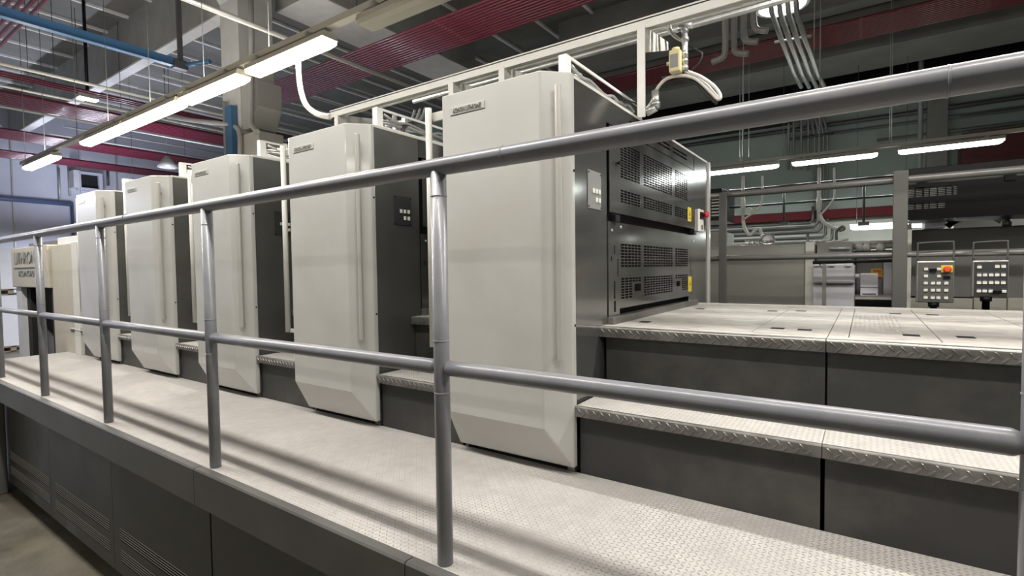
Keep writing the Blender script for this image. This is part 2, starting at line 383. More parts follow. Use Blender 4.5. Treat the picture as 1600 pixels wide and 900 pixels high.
# ================================================================== LAMPS
def lamp_body(root, x0, x1, y, z, diffuser, warm, power):
    # housing: trapezoid section; z = underside of the diffuser
    bm = bmesh.new(); prism(bm, [(y-0.075, z+0.055), (y+0.075, z+0.055), (y+0.06, z+0.105), (y-0.06, z+0.105)], 'x', x0, x1); obj('housing', bm, 'gutter', root)
    bm = bmesh.new(); prof = [(y-0.07, z+0.055), (y-0.066, z+0.025), (y-0.045, z), (y+0.045, z), (y+0.066, z+0.025), (y+0.07, z+0.055)]
    A = [bm.verts.new((x0+0.01 + (0.05 if p[1] < z+0.01 else 0), p[0], p[1])) for p in prof]; Bq = [bm.verts.new((x1-0.01 - (0.05 if p[1] < z+0.01 else 0), p[0], p[1])) for p in prof]
    bm.faces.new(A); bm.faces.new(Bq[::-1])
    for i in range(6): bm.faces.new((A[i], A[(i+1) % 6], Bq[(i+1) % 6], Bq[i]))
    obj('diffuser', bm, diffuser, root)
    if warm is not None:
        li = bpy.data.lights.new('tube_light', 'AREA'); li.shape = 'RECTANGLE'; li.size = x1-x0-0.14; li.size_y = 0.09
        li.energy = LAMP_W*(x1-x0)/1.25*power; li.color = warm; li.spread = math.radians(180)
        lo = bpy.data.objects.new('tube_light', li); C.objects.link(lo); lo.parent = root
        lo.location = Vector(((x0+x1)/2, y, z-0.004)) + Vector((0, 0, ZO)) - wl(root)
        lu = bpy.data.lights.new('ceiling_fill', 'AREA'); lu.shape = 'RECTANGLE'; lu.size = x1-x0-0.14; lu.size_y = 0.14  # added light above the housing to brighten the ceiling
        lu.energy = LAMP_W*(x1-x0)/1.25*power*CEIL_FILL*(0.12 if y > 9 else 1); lu.color = warm
        lo = bpy.data.objects.new('ceiling_fill', lu); C.objects.link(lo); lo.parent = root; lo.rotation_euler = (math.pi, 0, 0)
        lo.location = Vector(((x0+x1)/2, y, z+0.20)) + Vector((0, 0, ZO)) - wl(root)
WARM = (1.0, 0.93, 0.84); COOL = (0.93, 1.0, 0.95); NEUT = (1.0, 0.975, 0.95)
def lamp(x0, x1, y, z, diffuser, warm, label, group, power=1.0):
    t = thing('fluorescent_lamp', label, 'lamp', ((x0+x1)/2, y, z), group)
    lamp_body(t, x0, x1, y, z, diffuser, warm, power)
    for x in (x0+0.2, x1-0.2): obj('clip', B((x-0.015, x+0.015, y-0.08, y+0.08, z+0.10, z+0.135)), 'galv', t)
    return t
def lamp_rail(x0, x1, y, z, label, hang):
    t = thing('lamp_rail', label, 'rail', ((x0+x1)/2, y, z))
    bm = bmesh.new(); prism(bm, [(y-0.035, z+0.135), (y+0.035, z+0.135), (y+0.035, z+0.185), (y-0.035, z+0.185)], 'x', x0, x1); obj('channel', bm, 'gutter', t)
    for x in hang: obj('hanger_wire', T([(x, y, z+0.18), (x, y, 6.1)], 0.004, 5), 'darkpipe', t)
    return t
ZA = 2.6; YA = 2.62
GA = 'lamps in the overhead row above the press'
lamp(-11.9, -10.36, YA, ZA, 'warm', WARM, 'lit lamp hanging alone in front of the lavender end wall, farthest left', GA)
lamp(-9.07, -7.62, YA, ZA, 'warm', WARM, 'lit lamp at the left end of the long unbroken strip, above the farthest press covers', GA)
lamp(-7.58, -6.12, YA, ZA, 'warm', WARM, 'lit lamp in the middle of the strip, joined end to end with its left neighbour', GA)
lamp(-6.04, -4.84, YA, ZA, 'warm', WARM, 'lit lamp just left of the gap in front of the concrete column', GA)
lamp(-4.70, -3.53, YA, ZA, 'warm', WARM, 'nearest lit lamp, its right end above the bent white hose', GA)
lamp(-3.13, -1.9, YA, ZA, 'diff', None, 'unlit cream lamp fitting at the top of the picture', GA)
for k, x in enumerate((-0.35, 0.95, 2.25)):
    lamp(x, x+1.2, YA, ZA, 'warm', NEUT, 'lit lamp of the row above the press, outside the top edge, %s to the right' % ('nearest', 'second', 'third')[k], GA)
lamp_rail(-12.2, 3.6, YA, ZA, 'thin cream rail carrying the warm lamps above the press', (-12.0, -10.9, -9.4, -8.2, -6.9, -5.6, -4.4, -3.2, -2.0, -0.5, 1.0))
YB = 10.2; zb = P(1300, 253, Y=YB).z
GB = 'lamps in the far row before the green wall'
def xb(px, py): return P(px, py, Y=YB).x
lamp(xb(1060, 275), xb(1217, 265), YB, zb, 'cool', COOL, 'lit white lamp leftmost of the far row, beside the perforated press guard', GB)
lamp(xb(1237, 259), xb(1372, 246), YB, zb, 'cool', COOL, 'lit white lamp in the middle of the far row above the white hoses', GB)
lamp(xb(1403, 240), xb(1570, 222), YB, zb, 'cool', COOL, 'lit white lamp rightmost of the far row above the black machine guard', GB)
lamp(3.4, 5.0, YB, zb, 'cool', COOL, 'lit white lamp outside the right edge in the far row', GB)
lamp(-4.4, -2.6, YB, zb, 'cool', COOL, 'lit white lamp hidden behind the tall press unit in the far row', GB)
lamp_rail(-6, 6, YB, zb, 'grey rail carrying the white lamps before the green wall', (-1.9, -1.2, 0.3, 1.9, 3.2))
pl_ = P(1328, 357, Y=11.2); pr_ = P(1422, 353, Y=11.2)
lamp(pl_.x, pr_.x+0.25, 11.2, (pl_.z+pr_.z)/2-0.03, 'cool', COOL, 'low lit lamp by the pale wall, partly behind the square grey post', 'lamps in the far low row')
# the row over the walkway and the rows on the near side of the hall (outside the frame)
for k, x in enumerate((-8.9, -7.6, -6.3, -5.0, -3.7, -2.4, -1.1, 0.2, 1.5)):
    lamp(x, x+1.25, 0.72, ZA, 'warm', NEUT, 'lit lamp above the walkway railing outside the frame, %s from the left' % ORD[k], 'lamps above the walkway', 0.75 if k < 6 else 0.6)
for k, x in enumerate((-6.3, -4.6, -1.4, 1.6, 4.4)):
    lamp(x, x+1.25, -3.75, ZA+0.1, 'warm', NEUT, 'lit lamp of the row behind the camera, %s from the left' % ORD[k], 'lamps behind the camera', 0.7)
for k, x in enumerate((-20.5, -17.5, -14.5)):  # unseen lamps added to brighten the end wall
    lamp(x, x+1.5, 5.6, 2.2, 'cool', (0.80, 0.85, 1.0), 'added unseen bluish lamp brightening the end wall, behind the press, %s from the wall' % ORD[k], 'added lamps brightening the end wall', 4)
lamp_rail(-21, -12, 5.6, 2.2, 'rail of the added lamps by the end wall, hidden behind the press', (-20, -16, -13))
for k, x in enumerate((-20.0, -16.0)):  # more added lamps for the end wall, out of view
    lamp(x, x+1.5, -1.0, ZA, 'cool', (0.80, 0.85, 1.0), 'added unseen bluish lamp brightening the end wall, left of the frame, %s from the end wall' % ORD[k], 'added lamps brightening the end wall, left', 4)
lamp_rail(-21, -13, -1.0, ZA, 'rail of the added lamps by the end wall, left of the frame', (-19, -15))
lamp_rail(-9, 5, 0.72, ZA, 'lamp rail above the walkway railing, outside the frame', (-8, -5, 0, 4))
lamp_rail(-10, 6, -3.75, ZA+0.1, 'lamp rail behind the camera', (-8, -5, 0, 4))
for x in (pl_.x+0.1, pl_.x+0.8): tag(obj('lamp_wire', T([(x, 11.2, (pl_.z+pr_.z)/2+0.09), (x, 11.2, 6.1)], 0.004, 5), 'darkpipe'), 'thin wire holding the low far lamp, ' + ('left end' if x < pl_.x+0.5 else 'right end'), 'wire')
# round high-bay lamp
c = P(1222, 10, Y=7.2); t = thing('high_bay_lamp', 'round white high-bay lamp shining at the top edge behind slanted pipes', 'lamp', c)
bm = bmesh.new(); lathe(bm, c, [(0.30, 0.0), (0.26, 0.12), (0.12, 0.25), (0.08, 0.42)]); obj('reflector', bm, 'conduit', t)
bm = bmesh.new(); lathe(bm, c, [(0.24, -0.012), (0.26, -0.002)]); obj('lens', bm, 'cool', t)
c = P(262, 262, X=-15.0); t = thing('bell_lamp', 'small grey bell-shaped pendant lamp left of the third nearest press cover', 'lamp', c)
bm = bmesh.new(); lathe(bm, c, [(0.23, 0.0), (0.20, 0.10), (0.12, 0.20), (0.04, 0.30)]); obj('shade', bm, 'conduit', t)
bm = bmesh.new(); lathe(bm, c, [(0.17, -0.012), (0.20, -0.002)]); obj('lens', bm, 'diff', t)
obj('cord', T([c+Vector((0, 0, 0.36)), (c.x, c.y, 6.1)], 0.008, 5), 'darkpipe', t)
c = P(137, 157, X=-12.5); t = thing('small_spot_lamp', 'small rectangular white lamp hanging below the dark rod, upper left', 'lamp', c)
obj('housing', B((c.x-0.1, c.x+0.1, c.y-0.16, c.y+0.16, c.z+0.03, c.z+0.10)), 'conduit', t, 0.008)
obj('lens', B((c.x-0.09, c.x+0.09, c.y-0.15, c.y+0.15, c.z+0.012, c.z+0.03)), 'cool', t)
obj('rod', T([c+Vector((0, 0, 0.1)), (c.x, c.y, 6.1)], 0.03, 6), 'blackp', t)

# ================================================================== WALKWAY
wk = thing('walkway_platform', 'long raised walkway of dusty checker plate with dark grey sides along the press', 'platform', (-2, 1.4, FZ))
X0, X1 = -6.83, 2.6
obj('deck_plate', B((X0, X1, 0.975, 1.772, -0.012, 0.0)), 'tread', wk)
edges = [X0, -4.35, -2.245, -1.025, 0.5, X1]
edges = [X0, -2.245, -1.025, 0.55, X1]
for a, b in zip(edges[:-1], edges[1:]):
    bm = bmesh.new(); prism(bm, [(0.955, -0.145), (0.955, 0.0), (0.96, 0.006), (0.99, 0.006), (0.99, 0.0), (0.975, -0.0), (0.975, -0.145)], 'x', a+0.002, b-0.002)
    obj('edge_fascia', bm, 'fascia', wk)
pe = [X0, -4.585, -3.46, -2.33, -1.1, 0.5, X1]
for k, (a, b) in enumerate(zip(pe[:-1], pe[1:])):
    if k in (0, 1, 2):
        hs = []
        va, vb = (a+0.10, b-0.06) if k else (-5.62, b-0.03)
        for (za, zb_) in ((-0.665, -0.595), (-0.785, -0.715)):
            for j in range(5): hs.append((va, vb, za + (zb_-za)*j/5, za + (zb_-za)*j/5 + 0.0095))
        o = obj('side_panel', holed(a+0.002, b-0.002, -0.86, -0.05, hs, 'y', 1.05, 0.012), 'panel', wk)
        bm = bmesh.new()
        for (za, zb_) in ((-0.665, -0.595), (-0.785, -0.715)):
            for j in range(5):
                z = za + (zb_-za)*j/5 + 0.0100
                prism(bm, [(1.053, z), (1.053, z+0.003), (1.0485, z+0.003), (1.0485, z)], 'x', va, vb)
        obj('louvre', bm, 'tube', o)
    else:
        obj('side_panel', B((a+0.012, b-0.003, 1.05, 1.062, -0.90, -0.05)), 'panel', wk)
obj('plinth', B((X0+0.1, X1, 1.10, 1.2, FZ, -0.06)), 'black', wk)
obj('end_panel', B((X0, X0+0.03, 1.05, 1.77, FZ+0.05, -0.012)), 'panel', wk)
obj('understructure', B((X0+0.05, X1, 1.2, 1.76, FZ, -0.03)), 'black', wk)
# grey box at the left edge beside the floor
c = P(5, 640, Y=0.99)
o = obj('cable_post', B((-5.78, -5.60, 0.92, 1.03, FZ, -0.17)), 'fascia', None, 0.01); tag(o, 'grey square post below the walkway edge at the far left', 'post')

# railing
rl = thing('guard_railing', 'grey painted tubular railing with two rails along the walkway edge, nearest the camera', 'railing', (-2.5, 1.02, 0))
RY = 1.021; R = 0.0235
posts = [-5.60, -4.48, -3.365, -2.20, -0.936, 0.209, 1.4]
obj('top_rail', T([(-8.2, RY, 1.069), (-5.0, RY, 1.07), (-2.5, RY, 1.071), (0.3, RY, 1.074), (2.6, RY, 1.075)], R, 20), 'rail', rl)
for a, b in zip([-6.8]+posts, posts+[2.6]):
    obj('mid_rail', T([(a+0.012, RY, 0.538), (a+0.03, RY, 0.538), (b-0.03, RY, 0.538), (b-0.012, RY, 0.538)], 0.0205, 18, rr=[0.012, 0.0205, 0.0205, 0.012]), 'rail', rl)
for x in posts:
    o = obj('post', T([(x, RY, 0.0), (x, RY, 1.06)], 0.0215, 18), 'rail', rl)
    for z in (0.47, 0.61, 0.995):
        bm = bmesh.new(); lathe(bm, (x, RY, z), [(0.0215, -0.002), (0.0224, -0.001), (0.0224, 0.001), (0.0215, 0.002)], 18); obj('weld_seam', bm, 'rail', o)
bm = bmesh.new()
for x in (-0.72, 0.10, -3.0, 1.1): lathe(bm, (x, RY, 1.0735), [(R, -0.002), (R+0.0012, -0.001), (R+0.0012, 0.001), (R, 0.002)], 20, 'x')
obj('joint_ring', bm, 'rail', rl)

# ================================================================== PRINTING UNITS
def make_unit():
    XL, XR = -1.485, -0.93
    t = thing('printing_unit', '', 'printing press unit', (-1.2, 2.8, FZ))
    obj('body', B((XL+0.02, XR-0.04, 1.80, 3.79, FZ, 1.53)), 'black', t)
    # front cover: swept box with 45 degree chamfer right, bevel at the bottom
    bm = bmesh.new(); yf, yb, zt, zb_, zk = 1.65, 1.742, 1.535, 0.028, 0.19
    xc, xr = -1.0, -0.915
    def V(*p): return bm.verts.new(p)
    a0, a1, a2 = V(XL, yf, zt), V(xc, yf, zt), V(xr, yb-0.005, zt)
    b0, b1 = V(XL, yf, zk), V(xc, yf, zk)
    c0, c1 = V(XL, yb-0.01, zb_), V(xr, yb-0.005, zb_)
    r0, r1, l0, l1 = V(xr, 1.765, zt), V(xr, 1.765, zb_), V(XL, 1.765, zt), V(XL, 1.765, zb_)
    for f in ((a0, b0, b1, a1), (a1, b1, c1, a2), (b0, c0, c1, b1), (a2, c1, r1, r0), (a0, l0, l1, c0, b0), (l0, r0, r1, l1), (a0, a1, a2, r0, l0), (c0, l1, r1, c1)): bm.faces.new(f)
    cv = obj('front_cover', bm, 'cover', t, 0.006)
    cv['label'] = 'cream cover with chamfered right edge'
    bm = bmesh.new()
    for z in (1.17, 0.58): lathe(bm, (-0.914, 1.752, z), [(0.005, -0.002), (0.005, 0.002)], 8, 'x')
    obj('screw', bm, 'blackp', cv)
    # handle on the chamfer
    d = Vector((0.7071, -0.7071, 0)); m_ = Vector((-0.957, 1.695, 0)); h = m_ + d*0.032
    bm = bmesh.new(); s = Vector((0.7071, 0.7071, 0))*0.0135; n = d*0.007
    def hbar(z0, z1):
        q = [h-s-n, h-s*0.5+n, h+s*0.5+n, h+s-n]
        A = [bm.verts.new((p.x, p.y, z0)) for p in q]; Bq = [bm.verts.new((p.x, p.y, z1)) for p in q]
        bm.faces.new(A); bm.faces.new(Bq[::-1])
        for i in range(4): bm.faces.new((A[i], A[(i+1) % 4], Bq[(i+1) % 4], Bq[i]))
    hbar(0.455, 1.475)
    ho = obj('handle', bm, 'handle', cv, 0.003)
    for z in (1.40, 0.475): obj('handle_standoff', T([m_ + Vector((0, 0, z)), h + Vector((0, 0, z))], 0.008, 8), 'handle', ho)
    # nameplate
    np_ = obj('nameplate', B((-1.437, -1.255, yf-0.004, yf+0.002, 1.443, 1.475)), 'handle', cv, 0.002)
    text('lettering', 'KOMORI LITHRONE', 0.026, 'chrome', np_, (-1.346, yf-0.006, 1.458), (math.pi/2, 0, 0), 0.0015, sx=0.62, shear=0.2)
    obj('top_trim', holed(XL+0.005, XR, 1.765, 3.82, [], 'z', 1.53, 0.012), 'cream', t)
    # side panels at the right
    sp1 = obj('side_panel', B((XR-0.03, XR, 1.766, 2.086, 0.0, 1.529), (XR-0.03, XR, 1.766, 2.086, 0.0, 0.0001)), 'steel', t)
    obj('rear_side_panel', B((XR-0.03, XR, 3.475, 3.815, FZ, 1.529)), 'steel', t)
    obj('left_side_panel', B((XL+0.005, XL+0.02, 1.766, 3.815, FZ, 1.529)), 'dark', t)
    # cream edge of the far cover
    bm = bmesh.new(); prism(bm, [(XL, 3.82), (XR+0.012, 3.82), (XR+0.012, 3.86), (XR-0.07, 3.93), (XL, 3.93)], 'z', 0.03, 1.54); obj('rear_cover', bm, 'cover', t, 0.004)
    # keypad
    kp = obj('keypad_plate', B((XR, XR+0.004, 1.897, 2.023, 1.043, 1.20)), 'keypad', sp1, 0.002)
    for (yy, zz) in ((1.945, 1.118), (1.972, 1.118), (2.0, 1.118), (1.972, 1.082), (2.0, 1.082)):
        obj('button', B((XR+0.004, XR+0.009, yy-0.008, yy+0.008, zz-0.010, zz+0.010)), 'button', kp, 0.0015)
    bm = bmesh.new()
    for yy in (1.903, 2.017):
        for zz in (1.052, 1.190): lathe(bm, (XR+0.004, yy, zz), [(0.004, 0), (0.004, 0.002)], 8, 'x')
    obj('screw', bm, 'blackp', kp)
    # upper guard
    hs = slots(2.238, 2.49, 1.214, 1.375, 6, 13) + slots(2.535, 3.005, 1.214, 1.375, 11, 13) + slots(3.054, 3.318, 1.214, 1.375, 6, 13)
    hs += slots(2.238, 2.49, 1.10, 1.162, 6, 5) + slots(2.535, 3.005, 1.10, 1.162, 11, 5) + slots(3.054, 3.318, 1.10, 1.162, 6, 5)
    g = obj('upper_guard', holed(2.115, 3.468, 1.046, 1.425, hs, 'x', XR-0.002, 0.004), 'steel', t)
    hs = []
    for z in (1.468, 1.490): hs += slots(2.36, 2.98, z, z+0.014, 4, 1, 0.97, 0.7) + slots(3.03, 3.32, z, z+0.014, 2, 1, 0.97, 0.7)
    obj('vent_strip', holed(2.09, 3.47, 1.432, 1.529, hs, 'x', XR-0.006, 0.004), 'steel', t)
    obj('pull_knob', TT([([(XR, 2.19, 1.27), (XR+0.014, 2.19, 1.27)], 0.006), ([(XR+0.014, 2.19, 1.27), (XR+0.022, 2.19, 1.27)], 0.010)]), 'blackp', g)
    wl1 = obj('warning_label', B((XR+0.002, XR+0.004, 3.322, 3.392, 1.088, 1.177)), 'yellow', g)
    wl1['label'] = 'yellow warning label'
    bm = bmesh.new(); prism(bm, [(3.345, 1.125), (3.372, 1.125), (3.3585, 1.155)], 'x', XR+0.004, XR+0.0045); box(bm, XR+0.004, XR+0.0045, 3.34, 3.376, 1.104, 1.110); obj('label_mark', bm, 'ink', wl1)
    # lower guard
    hs = slots(2.233, 2.49, 0.802, 0.914, 6, 8) + slots(2.531, 3.005, 0.802, 0.914, 11, 8) + slots(3.054, 3.318, 0.802, 0.914, 6, 8)
    hs += slots(2.233, 2.375, 0.655, 0.755, 3, 8) + slots(2.375, 2.49, 0.730, 0.755, 3, 2) + slots(2.531, 3.005, 0.655, 0.755, 11, 8) + slots(3.19, 3.318, 0.655, 0.755, 3, 8) + slots(3.054, 3.19, 0.730, 0.755, 3, 2)
    hs += [(2.40, 2.485, 0.683, 0.718), (3.075, 3.145, 0.683, 0.713)]
    hs += [(2.155, 2.166, 0.86, 0.90), (2.12, 2.13, 0.83, 0.85), (2.19, 2.20, 0.76, 0.84), (2.15, 2.165, 0.66, 0.74), (2.15, 2.17, 0.60, 0.65), (3.37, 3.38, 0.70, 0.86), (3.40, 3.41, 0.62, 0.78)]
    hs += [(2.215, 3.33, 0.50, 0.612)]
    g2 = obj('lower_guard', holed(2.092, 3.468, 0.58, 1.004, hs, 'x', XR, 0.004), 'steel', t)
    wl2 = obj('warning_label', B((XR+0.004, XR+0.006, 3.322, 3.392, 0.64, 0.736)), 'yellow', g2)
    wl2['label'] = 'yellow warning label'
    bm = bmesh.new(); prism(bm, [(3.345, 0.68), (3.372, 0.68), (3.3585, 0.71)], 'x', XR+0.006, XR+0.0065); obj('label_mark', bm, 'ink', wl2)
    for y, z in ((2.15, 1.02), (3.41, 1.02)): obj('hinge', B((XR-0.01, XR+0.025, y-0.028, y+0.028, z-0.016, z+0.016)), 'blackp', t, 0.004)
    bm = bmesh.new()
    for y, z in ((2.13, 0.965), (3.44, 0.965), (2.23, 0.985)): lathe(bm, (XR+0.004, y, z), [(0.007, 0), (0.006, 0.004)], 10, 'x')
    obj('screw', bm, 'galv', g2)
    # emergency stop
    es = obj('emergency_stop_box', B((XR, XR+0.015, 3.55, 3.66, 1.035, 1.185)), 'button', t, 0.004)
    es['label'] = 'white switch box with red knob'
    bm = bmesh.new(); box(bm, XR+0.015, XR+0.022, 3.56, 3.65, 1.12, 1.165); box(bm, XR+0.015, XR+0.018, 3.60, 3.62, 1.05, 1.08); obj('switch', bm, 'blackp', es)
    bm = bmesh.new(); lathe(bm, (XR+0.020, 3.63, 1.15), [(0.014, 0), (0.014, 0.012), (0.022, 0.015), (0.022, 0.028), (0.015, 0.034)], 16, 'x'); obj('stop_knob', bm, 'red', es)
    # checker ledge under the guards
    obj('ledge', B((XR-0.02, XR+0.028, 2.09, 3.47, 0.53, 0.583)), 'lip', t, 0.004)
    # grab rail left of the cover
    gx, gy = -1.60, 1.69
    bm = bmesh.new(); tube(bm, [(gx, gy, 0.455), (gx, gy, 1.515)], 0.0145, 14)
    g = obj('grab_rail', bm, 'tube', t)
    obj('rail_bracket', B((gx-0.005, XL+0.03, gy+0.02, gy+0.035, 1.46, 1.50), (gx-0.005, gx+0.008, gy+0.008, gy+0.03, 1.465, 1.495)), 'tube', g, 0.002)
    obj('rail_bracket', B((gx-0.012, XL+0.03, gy+0.005, gy+0.022, 0.452, 0.474)), 'tube', g, 0.002)
    for z0 in (1.44, 0.43): obj('mount', B((XL-0.02, XL+0.012, 1.695, 1.765, z0, z0+0.07)), 'tube', g)
    # white U-frame channel on the roof with cables
    cx = -1.02
    bm = bmesh.new(); box(bm, cx-0.016, cx+0.02, 1.86, 1.90, 1.545, 1.665)
    for z0, z1 in ((1.545, 1.572), (1.653, 1.665)):
        box(bm, cx+0.014, cx+0.02, 1.90, 2.72, z0, z1)
    box(bm, cx-0.045, cx+0.014, 1.90, 2.72, 1.545, 1.552)
    box(bm, cx-0.045, cx-0.039, 1.90, 2.72, 1.545, 1.59)
    ch = obj('cable_channel', bm, 'white', t)
    cabs = []
    for k in range(5):
        y = 1.92; pts = []
        while y < 2.7:
            pts.append((cx-0.03+0.009*k+random.uniform(-.006, .006), y, 1.575+0.012*k+random.uniform(-0.015, 0.018))); y += 0.09
        cabs.append((spline(pts, 3), 0.007))
    obj('cable', TT(cabs, 6), 'galv', ch)
    return t, ch
unit, chan = make_unit()
UD = 1.131
lab = ['nearest tall cream printing unit, its perforated steel guards and nameplate in full view',
       'second printing unit from the right, dark side with black keypad beside the railing post',
       'third printing unit from the right, in front of the concrete column',
       'fourth printing unit from the right, between two slim cream neighbours',
       'farthest printing unit, next to the aged cream delivery cabinet']
unit['label'] = lab[0]; unit['group'] = 'printing units in a row'
units = [unit]
for k in range(1, 5):
    c = copy_tree(unit); c.location = unit.location + Vector((-UD*k, 0, 0)); c['label'] = lab[k]; units.append(c)
    for ch in c.children:
        if ch.name.startswith('side_panel'):
            ch.data = ch.data.copy(); ch.data.materials[0] = MT['dark']
            for q in ch.children:
                if q.name.startswith('keypad_plate'): q.data = q.data.copy(); q.data.materials[0] = MT['keypadk']

# ================================================================== STEPS BETWEEN THE UNITS
GS = 'low step boxes between the printing units'
def step(name, x0, x1, y0, y1, z0, z1, label, group):
    t = thing(name, label, 'step', ((x0+x1)/2, (y0+y1)/2, z0), group)
    obj('riser', B((x0+0.006, x1-0.004, y0+0.03, y1, z0, z1-0.02)), 'riser', t)
    obj('tread', B((x0, x1, y0+0.012, y1, z1-0.012, z1)), 'tread2', t)
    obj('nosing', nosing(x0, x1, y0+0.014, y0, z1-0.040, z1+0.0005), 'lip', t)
    return t
names = ['between the two nearest cream covers', 'between the second and third covers', 'between the third and fourth covers', 'between the fourth and farthest covers']
for k in range(4):
    a, b = -1.5-UD*k, -0.913-UD*(k+1)
    step('step_box', b, a, 1.742, 2.0, 0.0, 0.27, 'checker plate step with dark riser on the walkway ' + names[k], GS)
    step('step_box', b-0.012, a, 2.0, 2.25, 0.0, 0.545, 'higher checker plate step at the back ' + names[k], 'high step boxes between the printing units')
    step('step_box', b-0.012, a, 2.25, 3.8, 0.0, 0.60, 'topmost platform step ' + names[k], 'top steps between the printing units')
k = 4
step('step_box', -6.70, -1.5-UD*4, 1.742, 2.0, 0.0, 0.27, 'checker plate step with dark riser left of the farthest cover', GS)
# wide steps on the right
step('step_box', -0.913, -0.101, 1.742, 2.03, 0.0, 0.27, 'wide lower step right of the nearest cover, left of the black joint', 'wide steps of the platform')
step('step_box', -0.099, 1.3, 1.742, 2.03, 0.0, 0.27, 'wide lower step at the lower right, right of the black joint', 'wide steps of the platform')
# upper platform
pf = thing('upper_platform', 'upper platform of scuffed cream plates with dark slots right of the nearest unit', 'platform', (0.6, 2.8, 0))
for a, b in ((-0.933, -0.107), (-0.104, 1.6)):
    obj('platform_riser', B((a+0.02 if a < -.5 else a+0.002, b-0.002, 2.035, 2.06, 0.27, 0.53)), 'riser', pf)
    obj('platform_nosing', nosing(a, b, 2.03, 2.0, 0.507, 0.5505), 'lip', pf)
    obj('border_plate', B((a, b, 2.012, 2.09, 0.53, 0.550)), 'plate', pf)
obj('platform_body', B((-0.88, 2.6, 2.07, 3.62, FZ, 0.46)), 'black', pf)
holes = [(-0.825, 2.266), (-0.80, 3.12), (-0.416, 3.12), (-0.284, 2.269), (-0.284, 3.185), (-0.19, 2.262), (0.135, 2.253), (0.281, 2.276), (0.127, 3.205), (0.271, 3.196), (0.62, 2.27), (0.62, 3.2)]
pxs = [-0.928, -0.352, -0.105, -0.044, 0.204, 0.50, 1.0, 2.6]
for a, b in zip(pxs[:-1], pxs[1:]):
    hh = [(x-0.024, x+0.024, y-0.028, y+0.028) for x, y in holes if a < x-0.024 and x+0.024 < b]
    fp = obj('floor_plate', B((a+0.0015, b-0.0015, 2.092, 3.50, 0.538, 0.550)), 'plate', pf)
    for h in hh: obj('hole_shade', B((h[0], h[1], h[2], h[3], 0.545, 0.5505)), 'black', fp)  # flush black box paints the dark inside of each hole
obj('rear_border', B((-0.93, 2.6, 3.503, 3.62, 0.53, 0.552)), 'plate', pf)
bm = bmesh.new()
for i in range(10):
    for j in range(14):
        x = -0.035 + i*0.0165; y = 2.32 + j*0.055
        box(bm, x, x+0.007, y, y+0.036, 0.550, 0.5515)
obj('anti_slip_studs', bm, 'plate', pf)

# ================================================================== DELIVERY CABINET (far left end)
dv = thing('delivery_cabinet', 'aged cream machine end cabinet with dark opening beyond the farthest cover', 'machine cabinet', (-7.6, 2.2, FZ))
obj('main_casing', B((-7.24, -6.56, 1.75, 3.8, FZ, 1.12)), 'delivery', dv, 0.01)
obj('corner_trim', B((-6.56, -6.40, 1.74, 1.80, 0.0, 1.13)), 'cream', dv, 0.006)
obj('roof_lid', B((-7.2, -6.4, 1.80, 3.8, 1.12, 1.20)), 'white', dv, 0.006)
hd = obj('hood', B((-8.68, -7.26, 1.72, 3.8, 0.66, 1.13)), 'delivery', dv, 0.01)
obj('hood_lid', B((-8.5, -7.5, 1.85, 3.8, 1.13, 1.19)), 'fascia', dv)
text('lettering', 'LITHRONE', 0.20, 'keypad', hd, (-8.05, 1.715, 1.00), (math.pi/2, 0, 0), 0.003)
obj('underline', B((-8.55, -7.5, 1.712, 1.72, 0.885, 0.895)), 'ink', hd)
text('lettering', 'KOMORI', 0.10, 'keypad', hd, (-8.05, 1.715, 0.82), (math.pi/2, 0, 0), 0.003, sx=1.6)
obj('side_frame', B((-8.66, -8.45, 1.75, 1.85, FZ, 0.66)), 'lavgrey', dv)
obj('opening_back', B((-8.45, -7.25, 2.6, 3.8, FZ, 0.66), (-7.32, -7.25, 1.76, 2.6, FZ, 0.66)), 'black', dv)
obj('opening_pillar', B((-8.45, -8.30, 1.80, 1.9, FZ, 0.66)), 'black', dv)
obj('left_casing', B((-8.66, -8.6, 1.85, 3.8, FZ, 0.66)), 'lavgrey', dv)

# pallets of white paper
for i, (y, z0, h, lb) in enumerate(((3.34, FZ, 1.17, 'lower white paper stack on a pallet at the far left'), (3.34, FZ+1.30, 0.95, 'upper white paper stack on a pallet, on top of the lower one'))):
    t = thing('paper_stack', lb, 'paper stack', (-16.4, y, z0), 'paper stacks on pallets at the far left')
    p = obj('pallet', B((-16.9, -16.0, y-0.9, y+0.5, z0+0.10, z0+0.13), (-16.9, -16.0, y-0.9, y+0.5, z0, z0+0.02), (-16.9, -16.0, y-0.9, y-0.82, z0, z0+0.12), (-16.9, -16.0, y-0.25, y-0.15, z0, z0+0.12), (-16.9, -16.0, y+0.42, y+0.5, z0, z0+0.12)), 'wood', t)
    obj('paper', B((-16.88, -16.02, y-0.88, y+0.48, z0+0.13, z0+0.13+h)), 'paper', t, 0.006)

